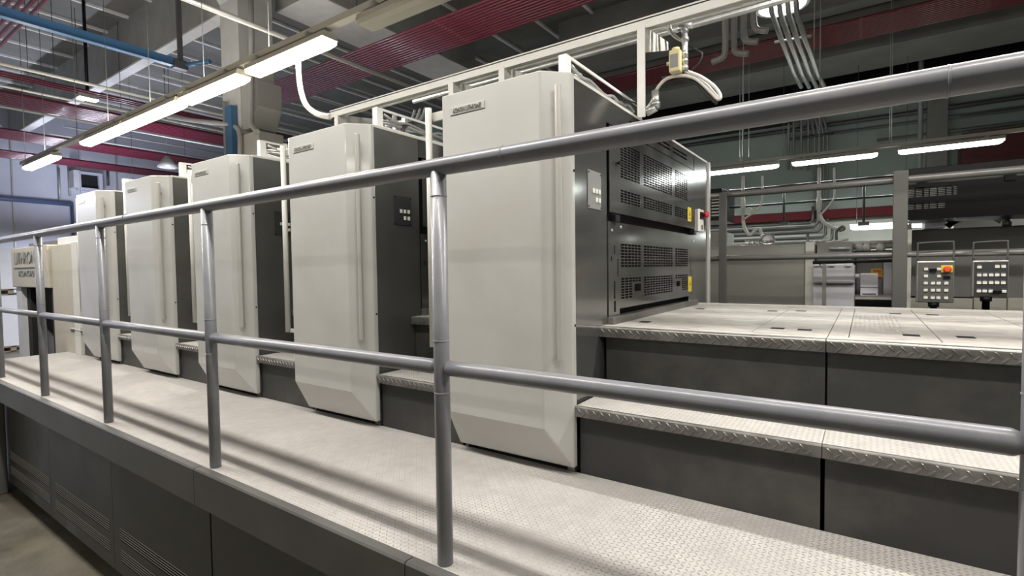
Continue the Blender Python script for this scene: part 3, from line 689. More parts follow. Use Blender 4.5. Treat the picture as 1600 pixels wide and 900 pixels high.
# ================================================================== CABLE TRAY AND PIPES OVER THE UNITS
YT = 2.5
tr = thing('cable_tray', 'white steel tray on posts running above the press units', 'cable tray', (-1.2, YT, 1.55))
bm = bmesh.new(); box(bm, -3.40, 1.6, YT, YT+0.006, 1.978, 2.024); box(bm, -3.40, 1.6, YT, YT+0.07, 2.018, 2.024); box(bm, -3.4, 1.6, YT+0.064, YT+0.07, 1.99, 2.04); box(bm, -3.4, 1.6, YT, YT+0.012, 2.024, 2.032)
obj('channel', bm, 'white', tr)
for x in (-0.925, -1.775, -2.17, -3.32):
    z0 = 1.545
    if x in (-1.775,): z0 = 1.60; 
    obj('post', B((x-0.021, x+0.021, YT-0.004, YT+0.004, 1.545 if x != -1.775 else 1.50, 1.99), (x-0.021, x-0.015, YT, YT+0.05, 1.545 if x != -1.775 else 1.50, 1.99)), 'white', tr, 0.002)
    bm = bmesh.new(); prism(bm, [(YT+0.004, 1.985), (YT+0.36, 2.035), (YT+0.36, 1.99), (YT+0.004, 1.86)], 'x', x+0.015, x+0.021); obj('bracket', bm, 'white', tr)
for k, (dy, z) in enumerate(((0.10, 2.035), (0.20, 2.05), (0.30, 2.062))):
    tag(obj('water_pipe', T([(-3.3+0.25*k, YT+dy, z), (1.8, YT+dy, z)], 0.015, 10), 'galv'), 'steel pipe under the white tray, %s of three parallel pipes' % ('nearest', 'middle', 'farthest')[k], 'pipe', 'pipes under the white tray')
# hose from the lamp row to the tray
q = [P(466, 97, Y=2.62), P(468, 130, Y=2.6), P(476, 160, Y=2.56), P(490, 175, Y=2.53), P(505, 181, Y=2.5), P(516, 182, Y=2.5)]
tag(obj('white_conduit_hose', T(spline(q, 6), 0.022, 10), 'hose'), 'white bent hose dropping from the nearest lit lamp to the tray end', 'hose')
# manifold cross valves on units
def valve(x, y, z, label):
    t = thing('pipe_valve', label, 'valve', (x, y, z), 'valves on the unit roofs')
    obj('stem', TT([([(x, y, 1.545), (x, y, z+0.12)], 0.014)]), 'galv', t)
    bm = bmesh.new()
    lathe(bm, (x, y, z), [(0.024, -0.02), (0.028, 0), (0.024, 0.02)], 12); lathe(bm, (x, y, z+0.07), [(0.02, -0.02), (0.026, 0), (0.02, 0.02)], 12)
    tube(bm, [(x-0.07, y, z+0.07), (x+0.07, y, z+0.07)], 0.014, 10); tube(bm, [(x, y-0.06, z+0.07), (x, y+0.12, z+0.07)], 0.012, 10)
    obj('fitting', bm, 'galv', t)
    obj('lever', B((x+0.07, x+0.10, y-0.012, y+0.012, z+0.05, z+0.09)), 'galv', t)
    return t
for k, wd in enumerate(('nearest', 'second', 'third')):
    x = -1.18 - UD*k
    valve(x, 2.15, 1.60, 'steel cross valve on the roof of the %s unit from the right' % wd)
    hs = [(spline([(x-0.16-0.05*j, 2.58, 1.90), (x-0.13-0.05*j, 2.5, 1.80), (x-0.10-0.04*j, 2.35, 1.70), (x-0.05-0.02*j, 2.2, 1.552)], 5), 0.009) for j in range(3)]
    tag(obj('flexible_hoses', TT(hs, 7), 'galv'), 'bundle of thin steel hoses dropping to the roof of the %s unit from the right' % wd, 'hoses', 'hoses over the unit roofs')
# front white post with angled bracket and hanging fittings (right of nearest unit)
YV = 2.66
def Q(px, py, dy=0.0): return P(px, py, Y=YV+dy)
vt = thing('valve_drop', 'galvanised pipe drop with cream actuator hanging under the tray', 'valve', Q(1070, 60))
obj('drop_pipe', TT([([Q(1070, 40), Q(1071, 110)], 0.014), ([Q(1060, 44), Q(1081, 40)], 0.015)], 12), 'galv', vt)
for py, r in ((48, 0.019), (62, 0.021), (84, 0.017), (95, 0.017), (106, 0.018)):
    bm = bmesh.new(); c = Q(1070, py); lathe(bm, c, [(r*0.8, -0.014), (r, 0), (r*0.8, 0.014)], 14); obj('collar', bm, 'galv', vt)
c = Q(1056, 97, -0.02); ac = obj('actuator', B((c.x-0.028, c.x+0.028, c.y-0.03, c.y+0.03, c.z-0.055, c.z+0.055)), 'yell2', vt, 0.008)
ac['label'] = 'cream plastic actuator block'
obj('actuator_label', B((c.x-0.02, c.x+0.02, c.y-0.032, c.y-0.03, c.z-0.035, c.z+0.03)), 'keypad', ac)
obj('actuator_cap', TT([([c+Vector((0, 0, 0.055)), c+Vector((0, 0, 0.068))], 0.02), ([c+Vector((-0.028, 0, 0)), c+Vector((-0.045, 0, 0))], 0.01)]), 'yell2', ac)
loop1 = [Q(1008, 172), Q(1018, 160), Q(1026, 140), Q(1040, 124), Q(1062, 118), Q(1085, 122), Q(1105, 138), Q(1122, 155), Q(1125, 148), Q(1115, 134), Q(1095, 120), Q(1075, 112)]
tag(obj('looped_hose', T(spline(loop1, 6), 0.0085, 9), 'hose'), 'thick pale hose looping right from the nearest unit roof to the drop pipe', 'hose')
loop2 = [Q(1070, 113, .03), Q(1090, 122, .03), Q(1106, 134, .03), Q(1118, 148, .03), Q(1124, 154, .03)]
tag(obj('looped_hose', T(spline(loop2, 6), 0.0065, 8), 'hose'), 'thin pale hose inside the large loop', 'hose')
tag(obj('black_hose', T(spline([Q(1034, 122, .04), Q(1060, 120, .04), Q(1085, 128, .04), Q(1105, 148, .04), Q(1120, 162, .04)], 6), 0.008, 8), 'blackhose'), 'black hose running under the large pale loop', 'hose')
tag(obj('thin_cable', T(spline([Q(1044, 32, .05), Q(1048, 50, .05), Q(1062, 65, .05), Q(1085, 76, .05), Q(1097, 84, .05), Q(1093, 98, .05), Q(1080, 110, .05)], 6), 0.005, 6), 'blackhose'), 'thin dark cable curving from the tray around the drop pipe', 'cable')
for k in range(2):
    tag(obj('thin_hose', T(spline([Q(1041+5*k, 30), Q(1044+5*k, 46), Q(1054+5*k, 58), Q(1064+3*k, 64)], 6), 0.005, 6), 'hose'), 'thin pale hose from the tray to the drop pipe, %s of two' % ('left', 'right')[k], 'hose')
tag(obj('hose_elbow', TT([([Q(1024, 142), Q(1025, 168)], 0.02), ([Q(1025, 168), Q(1010, 176)], 0.02), ([Q(1024, 160), Q(1024, 165)], 0.026)], 12), 'galv'), 'galvanised elbow fitting at the foot of the tray post on the nearest unit', 'pipe fitting')
tag(obj('black_cable', T(spline([P(975, 156, X=-1.0), P(990, 160, X=-1.0), P(1002, 168, X=-0.98), P(1012, 170, X=-0.96)], 6), 0.005, 6), 'blackhose'), 'short black cable leaving the channel on the nearest unit', 'cable')
# black hose bent above unit 2
tag(obj('black_hose', T(spline([P(628, 208, X=-2.15), P(632, 198, X=-2.15), P(642, 193, X=-2.17), P(660, 190, X=-2.2)], 6), 0.012, 8), 'blackhose'), 'black bent hose behind the white frame of the second unit', 'hose')

# ================================================================== CEILING PIPES
def bundle(n, x0, x1, ya, yb, z, label, group, m='redpipe', r=0.022, along='x'):
    for k in range(n):
        y = ya + (yb-ya)*(k/(n-1) if n > 1 else 0)
        p = [(x0, y, z), (x1, y, z)] if along == 'x' else [(y, x0, z), (y, x1, z)]
        tag(obj('sprinkler_pipe', T(p, r, 10), m), label + (', %s from the near side' if along == 'x' else ', %s from the left wall') % ORD[k if along == 'x' else k], 'pipe', group)
ZC = 4.3
bundle(13, -9.9, 3.0, 5.46, 6.26, ZC, 'crimson pipe of the broad bundle behind the column', 'broad crimson pipe bundle', r=0.021)
bundle(8, -10.9, 4.0, 1.55, 2.15, ZC, 'crimson pipe of the top left corner bundle', 'crimson pipes in the top left corner', r=0.024)
bundle(3, -9.0, 12.9, -12.50, -12.25, ZC, 'thin crimson pipe of the sparse run', 'sparse crimson pipe run', 'crimsondark', 0.020, 'y')
bundle(8, -9.0, 12.9, -14.45, -13.55, ZC, 'crimson pipe of the middle run across the hall', 'middle crimson run at the left', 'crimsondark', 0.036, 'y')
bundle(8, -9.0, 12.9, -18.0, -17.0, ZC, 'crimson pipe of the run second from the end wall', 'crimson run second from the end wall', 'crimsondark', 0.036, 'y')
bundle(8, -9.0, 12.9, -20.9, -19.9, ZC, 'crimson pipe of the run beside the end wall', 'crimson run next to the end wall', 'crimsondark', 0.036, 'y')
bundle(12, -6.0, 9.0, 9.0, 9.72, ZC, 'dark red pipe of the wide upper right run', 'wide dark red run at the upper right', 'redband', 0.030)
bundle(4, -6.0, 9.0, 12.45, 12.7, 4.02, 'dark red pipe just above the black shade band', 'dark red pipes above the black duct', 'redband', 0.03)
# blue steel bar
bm = bmesh.new(); a = P(0, 26, Z=ZC-0.2); x = a.x
box(bm, x-0.05, x+0.05, -2.0, 4.0, ZC-0.2, ZC-0.19); box(bm, x-0.008, x+0.008, -2.0, 4.0, ZC-0.19, ZC-0.06)
t = thing('blue_beam', 'blue steel bar crossing the upper left under the ceiling', 'beam', (x, 1, ZC-0.2))
obj('tee_bar', bm, 'blue', t)
obj('hanger_rod', B((x-0.03, x+0.03, 3.88, 3.94, ZC-0.1, 6.1), (x-0.06, x+0.06, 3.8, 4.0, ZC-0.22, ZC-0.1)), 'darkpipe', t)
obj('branch_arm', T([(x, 3.95, ZC-0.14), (x+0.45, 4.15, ZC-0.12)], 0.035, 8), 'blue', t)
# blue strip and conduits beside the column
xa, xb_ = P(352, 200, Y=4.1).x, P(362, 200, Y=4.1).x; tag(obj('blue_channel', B((xa, xb_, 4.1, 4.19, FZ, P(357, 165, Y=4.1).z)), 'blue'), 'blue vertical steel channel on the left side of the column', 'channel')
tag(obj('vertical_conduit', T([(xa-0.07, 4.14, FZ), (xa-0.07, 4.14, P(348, 160, Y=4.14).z)], 0.035, 8), 'conduit'), 'pale vertical conduit left of the blue channel', 'conduit')
q = [P(262, 182, Y=4.1), P(300, 188, Y=4.1), P(345, 193, Y=4.1), P(365, 197, Y=4.15), P(374, 208, Y=4.15), P(375, 245, Y=4.15)]
tag(obj('bent_conduit', T(spline(q, 5), 0.035, 8), 'conduit'), 'pale conduit bending down the front of the column', 'conduit')
q = [P(392, -5, Y=4.15), P(393, 60, Y=4.15), P(393, 180, Y=4.15), P(393, 195, Y=4.1), P(402, 206, Y=4.0)]
tag(obj('bent_conduit', T(q, 0.04, 8), 'conduit'), 'thicker conduit running down the right edge of the column', 'conduit')
# boxes on the column (right side face, x=-7.87)
t = thing('junction_box', 'grey box with slanted underside mounted high on the column', 'box', (-7.6, 4.45, 2.9))
a = P(397, 142, X=-7.6); b = P(430, 200, X=-7.6)
bm = bmesh.new(); prism(bm, [(-7.87, 3.66), (-7.45, 3.66), (-7.45, 3.28), (-7.62, 2.98), (-7.87, 2.98)], 'y', 4.22, 4.62); obj('casing', bm, 'conduit', t, 0.01)
t = thing('junction_box', 'pale square box below the slanted box on the column', 'box', (-7.7, 4.4, 2.5))
obj('casing', B((-7.87, -7.40, 4.20, 4.6, 2.5, 2.9)), 'column', t, 0.01)
obj('stub_pipe', T([(-7.6, 4.4, 2.2), (-7.6, 4.4, 2.5)], 0.09, 10), 'conduit', t)
# pale pipes above units (Y-direction) crossing the lamp row
def ypipe(px, py, z, y0, y1, r, m, label, cat='pipe', group=None):
    a = P(px, py, Z=z); return tag(obj('ceiling_conduit', T([(a.x, y0, z), (a.x, y1, z)], r, 8), m), label, cat, group)
ypipe(375, 30, 3.6, -2, 9.0, 0.022, 'conduit', 'grey conduit crossing in front of the column top')
ypipe(560, 105, 3.6, 2.4, 9.0, 0.02, 'conduit', 'grey conduit ending at the nearest lit lamp')
for k, (px, py) in enumerate(((215, 178), (240, 210), (230, 152), (330, 176))):
    ypipe(px, py, 4.0, 0.5, 12.9, 0.022, 'white', 'thin white ceiling pipe behind the warm lamp strip, %s of four' % ORD[k], group='thin white pipes behind the lamp strip')
for k in range(9):
    x = -19.5 + k*1.25
    tag(obj('ceiling_conduit', T([(x, 4.8, 4.9), (x, 9.6, 4.9)], 0.026, 6), 'white'), 'thin pale conduit high behind the column, %s from the left' % ORD[k], 'conduit', 'thin conduits high behind the column')

# J-shaped vent pipes at the top
for k, pts in enumerate((((1133, 32), (1133, 78), (1128, 90), (1112, 97)), ((1147, 26), (1147, 70), (1151, 82), (1169, 84)), ((1162, 22), (1162, 52), (1166, 64), (1184, 65)), ((1178, 16), (1178, 36), (1183, 46), (1200, 48)))):
    q = [P(px, py, Y=6.4+0.12*k) for px, py in pts]
    q = [Vector((q[0].x, q[0].y, 6.1))] + q
    tag(obj('vent_pipe', T([q[0], q[1]] + spline(q[1:], 5)[1:], 0.036, 10), 'conduit'), ('grey hooked pipe leftmost of four, its end pointing left', 'grey hooked pipe second from left with long drop', 'grey hooked pipe third from left with mid-length drop', 'grey hooked pipe rightmost of four, shortest drop')[k], 'pipe', 'hooked vent pipes')
# slanted conduits in front of the round lamp continuing down the wall
for k in range(4):
    d = 13*k
    pts = [(1206+d, 20), (1221+d*0.95, 62), (1232+d*0.95, 90), (1240+d*0.93, 112), (1252+d*0.93, 136)]
    q = [P(px, py, Y=7.0 + 0.5*i) for i, (px, py) in enumerate(pts)]
    bm = bmesh.new(); tube(bm, [Vector((q[0].x-0.15, q[0].y-0.35, 6.0)), *q], 0.030, 9)
    tag(obj('slanted_conduit', bm, 'galv'), ('leftmost', 'second', 'third', 'rightmost')[k] + ' of four slanted conduits in front of the round lamp', 'conduit', 'slanted conduits')
t = thing('conduit_clamp_bar', 'short horizontal clamp bar across the slanted conduits', 'bracket', P(1240, 60, Y=7.3))
obj('bar', T([P(1210, 66, Y=7.55), P(1268, 56, Y=7.55)], 0.018, 6), 'galv', t)
YW = 12.8
for k, px in enumerate((1233, 1241, 1253, 1264)):
    a = P(px, 100, Y=YW); b = P(px, 243, Y=YW)
    tag(obj('wall_conduit', T([(a.x, YW, min(a.z, 6.0)), (a.x, YW, b.z-0.3)], 0.026, 8), 'greymach'), 'long grey vertical conduit on the green wall, %s of the left four' % ('first', 'second', 'third', 'fourth')[k], 'conduit', 'long vertical wall conduits')
for k, px in enumerate((1273, 1280, 1287, 1293)):
    a = P(px-6, 182, Y=YW-0.2); m1 = P(px, 212, Y=YW); b = P(px, 345, Y=YW)
    tag(obj('wall_conduit', T([a, m1, b], 0.025, 8), 'greymach'), 'dark bent conduit on the green wall, %s of the right four' % ('first', 'second', 'third', 'fourth')[k], 'conduit', 'bent wall conduits')
a = P(1255, 215, Y=YW-0.06); b = P(1302, 208, Y=YW-0.06)
tag(obj('conduit_clamp_bar', T([a, b], 0.025, 6), 'darkpipe'), 'short clamp bar across the bent conduits on the green wall', 'bracket')
# horizontal stack of pipes on the pale wall
for k, (y0, y1, xe) in enumerate(((355, 349, 1270), (361, 354, 1277), (369, 361, 1283), (378, 370, 1290), (386, 379, 1300), (395, 382, 1262))):
    a = P(1130, y0+1, Y=YW-0.13); b = P(xe, y0+1-(xe-1130)*0.055, Y=YW-0.13)
    tag(obj('wall_pipe', T([(a.x-3, a.y, b.z), (b.x-0.06, b.y, b.z), (b.x, b.y, b.z+0.06), (b.x, b.y, b.z+0.35)], 0.028, 8), 'darkpipe'), 'dark horizontal pipe on the pale wall, %s from the top' % ('first', 'second', 'third', 'fourth', 'fifth', 'lowest')[k], 'pipe', 'horizontal pipes on the pale wall')
# back wall: red band, black box for the dark gap, dark pipe, pilaster
tag(obj('red_trunking', B((-7, 8, 12.75, 12.95, P(1300, 341, Y=12.75).z, P(1300, 327, Y=12.75).z)), 'redtrunk', None, 0.01), 'dark red horizontal trunking where green wall meets pale wall', 'trunking')
za, zb2 = P(1200, 193, Y=12.5).z, P(1200, 160, Y=12.5).z
tag(obj('shade_band', B((-5.5, -1.55+0.2, 12.2, 12.95, za, 4.6), (-1.2, 10, 12.4, 12.95, za+0.35, 4.6)), 'blackp'), 'long black box painted in for the dark gap along the top of the green wall', 'shade band')  # black box stands in for the shadow between beam and wall
zz = P(1200, 208, Y=12.8).z
tag(obj('wall_pipe', T([(-7, 12.85, zz), (9, 12.85, zz)], 0.045, 8), 'darkpipe'), 'dark thin pipe along the green wall just under the black shade band', 'pipe')
pa = P(1448, 190, Y=12.9); pb = P(1480, 190, Y=12.9)
struct('trim_70', B((pa.x, pb.x, 12.8, 13, 1.75, 6.1)), 'greymach')
a = P(1501, 233, Y=12.6)
tag(obj('maroon_panel', B((a.x, a.x+3.5, 12.45, 12.95, a.z-0.35, P(1550, 205, Y=12.6).z)), 'maroon'), 'dark maroon box on the wall at the right edge above the black machine', 'box')
for k, (p1, p2) in enumerate((((1230, 218), (1600, 168)), ((1500, 182), (1600, 170)), ((1370, 220), (1600, 190)))):
    a = P(*p1, Y=12.85); b = P(*p2, Y=12.85)
    tag(obj('wall_pipe', T([(a.x, 12.85, (a.z+b.z)/2), (b.x+3, 12.85, (a.z+b.z)/2)], 0.03, 6), 'greenpipe'), ('thin dark pipe on the green wall above the far lamps', 'short thick dark pipe at the right end of the green wall', 'thin cable on the green wall near the pilaster')[k], 'pipe')
# vertical rods through the upper right
for k, (px, pt, pb2, r, Yq) in enumerate(((1156, 60, 245, 0.006, 10.2), (1160, 60, 245, 0.006, 10.3), (1170, 95, 245, 0.005, 10.2), (1271, -5, 120, 0.006, 8.5), (1390, 30, 230, 0.006, 10.2), (1393, 30, 230, 0.006, 10.3), (1438, 88, 262, 0.04, 11.9), (535+3, 330, 331, 0.01, 4.9))):
    if k == 7: continue
    a = P(px, 200, Y=Yq); b = P(px, pb2, Y=Yq)
    tag(obj('hanging_rod', T([(a.x, Yq, 6.1), (a.x, Yq, b.z)], r, 6), 'conduit' if k != 6 else 'greymach'), ('thin hanging rod left of the hooked pipes', 'thin rod paired with its left twin under the hooked pipes', 'thin single rod right of the rod pair', 'thin rod right of the round lamp', 'left rod of the pair above the rightmost far lamps', 'right rod of the pair above the rightmost far lamps', 'thick grey vertical pipe left of the wall pilaster')[k], 'rod')
# white hose drops to the far machines
for k, (x, ex) in enumerate(((1161, 0), (1280, 0))):
    Yh = 8.6
    c0 = P(x, 275 if k == 0 else 262, Y=Yh); c1 = P(x, 345, Y=Yh)
    t = thing('hose_drop', ('white hose drop above the satin steel cabinet', 'white hose drop above the lavender grey cabinet')[k], 'hose', c1, 'white hose drops')
    obj('down_pipe', T([(c0.x, Yh, 6.1), (c0.x, Yh, c0.z-0.02)], 0.008, 6), 'conduit', t)
    obj('down_pipe', T([(c0.x, Yh, c0.z), (c0.x, Yh, c1.z)], 0.022, 9), 'white', t)
    bm = bmesh.new(); lathe(bm, (c0.x, Yh, P(x, 318, Y=Yh).z), [(0.022, -0.12), (0.035, -0.05), (0.035, 0.03), (0.022, 0.1)], 10); obj('coupling', bm, 'white', t)
    if k == 0: pts = [(1161, 345), (1164, 358), (1172, 367), (1180, 360), (1187, 358), (1191, 372)]
    else: pts = [(1280, 335), (1286, 346), (1298, 354), (1310, 358), (1319, 355)]
    obj('lower_hose', T(spline([P(px, py, Y=Yh) for px, py in pts], 5), 0.025, 8), 'white', t)
    dx = x-1161
    pts = [(1191+dx, 275), (1191+dx, 302), (1188+dx, 322), (1176+dx, 333), (1163+dx, 342)] if k == 0 else [(1303, 262), (1304, 300), (1302, 312), (1292, 325), (1281, 336)]
    obj('branch_hose', T(spline([P(px, py, Y=Yh) for px, py in pts], 5), 0.014, 7), 'white', t)
    if k == 0: obj('small_loop', T(spline([P(px, py, Y=Yh) for px, py in ((1163, 328), (1172, 325), (1177, 333), (1168, 334), (1163, 330))], 5), 0.01, 6), 'white', t)
# left wall details
t = thing('wall_vent', 'square grey-framed dark vent high on the lavender wall', 'vent', (-21.8, 6.3, 3.75))
va_, vb_ = P(124, 272, X=-21.9), P(153, 296, X=-21.9)
obj('frame', B((-22, -21.75, va_.y-0.1, va_.y, vb_.z-0.08, va_.z+0.08), (-22, -21.75, vb_.y, vb_.y+0.1, vb_.z-0.08, va_.z+0.08), (-22, -21.75, va_.y, vb_.y, va_.z, va_.z+0.08), (-22, -21.75, va_.y, vb_.y, vb_.z-0.08, vb_.z)), 'lav', t)
obj('grille', B((-22, -21.88, va_.y, vb_.y, vb_.z, va_.z)), 'black', t)
obj('hood', B((-22, -21.45, va_.y-0.28, va_.y-0.1, vb_.z-0.05, va_.z+0.05)), 'lavgrey', t)
a, b = P(0, 308, X=-21.9), P(112, 319, X=-21.9)
tag(obj('wall_pipe', T([(-21.88, 1, a.z), (-21.88, b.y, b.z)], 0.08, 10), 'navy'), 'thick slate blue pipe across the lavender wall', 'pipe')
tag(obj('wall_pipe', T([(-21.88, b.y, b.z+0.05), (-21.88, b.y, -0.5)], 0.045, 10), 'navy'), 'slate blue pipe running down the lavender wall beside the farthest unit', 'pipe')
a, b = P(0, 243, X=-21.9), P(220, 268, X=-21.9)
tag(obj('wall_conduit', T([(-21.93, 1, a.z), (-21.93, 9.2, a.z)], 0.045, 8), 'darkpipe'), 'dark horizontal conduit along the top of the lavender wall', 'conduit')
for k, (px, y0, y1) in enumerate(((92, 262, 315), (108, 262, 306), (168, 262, 290))):
    a, b = P(px, y0, X=-21.9), P(px, y1, X=-21.9)
    tag(obj('wall_conduit', T([(-21.93, a.y, a.z), (-21.93, a.y, b.z)], 0.035, 7), 'conduit' if k < 2 else 'darkpipe'), ('vertical conduit down to the slate blue pipe', 'short vertical conduit left of the square vent', 'thin vertical conduit right of the square vent')[k], 'conduit')
# ventilator hanging at upper left
for k, (px, y0, y1) in enumerate(((43, 70, 150), (84, 60, 130), (120, 50, 150), (186, -5, 100), (262, -5, 110))):
    a = P(px, 100, X=-13)
    tag(obj('hanging_wire', T([(a.x, a.y, 6.1), (a.x, a.y, 4.3)], 0.006, 5), 'darkpipe'), 'thin hanging wire under the ceiling at the upper left, %s from the left' % ORD[k], 'wire', 'hanging wires at the upper left')

# ================================================================== BEYOND THE PRESS: SECOND RAILING AND MACHINES
Y2 = 4.55
r2_ = thing('guard_railing', 'far grey railing with square posts beyond the upper platform', 'railing', (0, Y2, FZ))
ztop = P(1300, 290.5, Y=Y2).z; zmid = P(1300, 400, Y=Y2).z
obj('top_rail', T([(-2.4, Y2, ztop), (2.6, Y2, ztop)], 0.026, 14), 'rail2', r2_)
obj('mid_rail', T([(-2.4, Y2, zmid), (2.6, Y2, zmid)], 0.022, 14), 'rail2', r2_)
x1 = P(1131, 350, Y=Y2).x; x2 = P(1406, 350, Y=Y2).x
obj('post', B((x1-0.03, x1+0.03, Y2-0.045, Y2-0.02, FZ, ztop+0.02)), 'postgrey', r2_, 0.004)
obj('post', B((x2-0.042, x2+0.042, Y2-0.06, Y2-0.02, FZ, P(1406, 268, Y=Y2).z)), 'postgrey', r2_, 0.004)
# thin dark railing far behind
Y3 = 9.4
r3 = thing('thin_railing', 'thin black railing with slim posts in front of the green wall', 'railing', (0, Y3, 1))
za_, zb_ = P(1300, 284, Y=Y3).z, P(1300, 312.5, Y=Y3).z
obj('rail', T([(P(1140, 300, Y=Y3).x, Y3, za_), (P(1398, 272, Y=Y3).x, Y3, za_)], 0.022, 8), 'darkpipe', r3)
obj('rail', T([(P(1140, 320, Y=Y3).x, Y3, zb_), (P(1398, 305, Y=Y3).x, Y3, zb_)], 0.018, 8), 'darkpipe', r3)
for px in (1225, 1350):
    a = P(px, 300, Y=Y3); b = P(px, 350, Y=Y3)
    o = obj('post', T([(a.x, Y3, za_), (a.x, Y3, b.z)], 0.018, 8), 'darkpipe', r3)
    obj('foot', B((a.x-0.07, a.x+0.07, Y3-0.06, Y3+0.06, b.z-0.02, b.z+0.03)), 'darkpipe', o)

def pbox(px0, px1, py0, py1, Y, d, name, m, parent=None, bev=0.006, zb=None, **k):
    """box whose front face (plane Y) spans the pixel rectangle, depth d"""
    pm = (py0+py1)/2; xm = (px0+px1)/2
    a = P(px0, pm, Y=Y); b = P(px1, pm, Y=Y); t_ = P(xm, py0, Y=Y); u_ = P(xm, py1, Y=Y)
    z0 = u_.z if zb is None else zb
    return obj(name, B((a.x, b.x, Y, Y+d, z0, t_.z)), m, parent, bev, **k)
# satin steel cabinet
t = thing('steel_cabinet', 'long satin steel machine cabinet behind the far railing, left of the lavender grey one', 'cabinet', (-1.4, 5.5, FZ))
pbox(1060, 1258, 384, 480, 5.4, 1.6, 'casing', 'brushed', t, zb=FZ)
pbox(1258, 1272, 378, 480, 5.36, 1.6, 'end_post', 'cream', t, zb=FZ)
a = P(1158, 380, Y=5.6)
obj('top_bracket', TT([([P(1142, 382, Y=5.5), P(1168, 384, Y=5.5)], 0.012), ([P(1150, 385, Y=5.5), P(1196, 383, Y=5.5)], 0.008)]), 'galv', t)
bm = bmesh.new()
for px in (1167, 1175, 1184): lathe(bm, P(px, 380, Y=5.6), [(0.02, -0.03), (0.028, 0), (0.018, 0.03)], 10)
obj('air_fittings', bm, 'galv', t)
bm = bmesh.new(); lathe(bm, P(1200, 385, Y=5.7), [(0.055, 0), (0.062, 0.05), (0.055, 0.11), (0.02, 0.125)], 16)
tag(obj('plastic_bottle', bm, 'glass'), 'clear plastic jar on the satin steel cabinet', 'jar')
# louvred cabinets far behind, left
t = thing('louvred_cabinet', 'dark louvred cabinet just right of the nearest unit, far behind', 'cabinet', P(1118, 330, Y=9))
pbox(1080, 1128, 296, 345, 9, 1.0, 'casing', 'blackp', t)
a = P(1112, 320, Y=9); bm = bmesh.new()
for j in range(6):
    q0, q1 = P(1112, 312+j*5, Y=8.98), P(1125, 312+j*5-1, Y=8.98); box(bm, q0.x, q1.x, 8.96, 9.0, q0.z-0.012, q0.z+0.012)
obj('louvre', bm, 'conduit', t)
pbox(1080, 1127, 362, 386, 9, 1.0, 'base', 'greymach', t, zb=FZ)
# lavender grey cabinet with dark trim
t = thing('press_cover_unit', 'lavender grey machine cabinet with two stacked panels, behind the dark tee-shaped rail', 'machine cabinet', P(1300, 450, Y=5.2))
pcu = t
pbox(1270, 1335, 414, 482, 5.3, 1.5, 'casing', 'lavgrey', t, zb=FZ)
pbox(1276, 1331, 378, 411, 5.45, 1.2, 'top_box', 'greymach', t)
bm = bmesh.new()
for px in (1276, 1287, 1300, 1326): 
    q0 = P(px, 412, Y=5.29); box(bm, q0.x-0.02, q0.x+0.02, 5.27, 5.30, q0.z-0.02, q0.z+0.02)
obj('clip', bm, 'white', t)
t = thing('tee_railing', 'dark tee-shaped rail standing in front of the lavender grey cabinet', 'railing', P(1288, 450, Y=5.1))
obj('rail', TT([([P(1270, 410.5, Y=5.1), P(1396, 407, Y=5.1)], 0.014)]), 'blackp', t)
q0, q1 = P(1288, 412, Y=5.1), P(1288, 482, Y=5.1)
obj('post', B((q0.x-0.014, q0.x+0.014, 5.08, 5.12, FZ, q0.z)), 'greymach', t)
t = pcu
pbox(1270, 1336, 439, 443, 5.25, 0.06, 'dark_strip', 'greymach', t)
obj('roof_latch', TT([([P(1296, 388, Y=5.42), P(1328, 388, Y=5.42)], 0.012), ([P(1268, 376, Y=5.5), P(1290, 377, Y=5.5)], 0.014), ([P(1290, 379, Y=5.5), P(1326, 374, Y=5.5)], 0.010)]), 'galv', t)
obj('roof_hose', T(spline([P(1307, 375, Y=5.6), P(1307, 362, Y=5.6), P(1316, 354, Y=5.6), P(1319, 358, Y=5.6), P(1311, 361, Y=5.6)], 5), 0.012, 7), 'darkpipe', t)
# recess with sign, white ring folder, checker shelf
t = thing('feeder_recess', 'recess in the far machine with grey back panel and checker plate shelf', 'machine part', P(1365, 440, Y=6))
pbox(1333, 1380, 408, 462, 6.1, 0.1, 'back_panel', 'greymach', t)
pbox(1380, 1400, 408, 462, 6.0, 0.1, 'side_panel', 'lavgrey', t)
pbox(1334, 1338, 402, 462, 5.9, 0.1, 'dark_edge', 'blackp', t)
a, b = P(1336, 464, Y=5.5), P(1400, 464, Y=5.5)
obj('shelf', B((a.x, b.x, 5.5, 6.2, a.z-0.02, a.z)), 'tread2', t)
obj('shelf_edge', B((a.x, b.x, 5.5, 6.2, FZ, a.z-0.025)), 'blackp', t)
sg = pbox(1361, 1379, 420, 434, 6.08, 0.01, 'warning_sign', 'yellow', t, 0)
sg['label'] = 'yellow and black warning sign'
bm = bmesh.new()
for j in range(3):
    q0, q1 = P(1364, 423+j*4.5, Y=6.07), P(1377, 424+j*4.5, Y=6.07); box(bm, q0.x, q1.x, 6.07, 6.08, q0.z-0.008, q0.z+0.008)
obj('sign_mark', bm, 'orange', sg)
t = thing('white_machine_cover', 'white square box standing on the checker plate shelf of the far machine', 'box', P(1357, 460, Y=5.7))
pbox(1344, 1372, 427, 449, 5.72, 0.12, 'upper_box', 'paper', t)
pbox(1344, 1372, 450, 462, 5.72, 0.12, 'lower_box', 'paper', t)
pbox(1347, 1369, 458.5, 460.5, 5.715, 0.01, 'slot', 'ink', t)
pbox(1335, 1344, 428, 434, 5.75, 0.05, 'side_arm', 'paper', t)
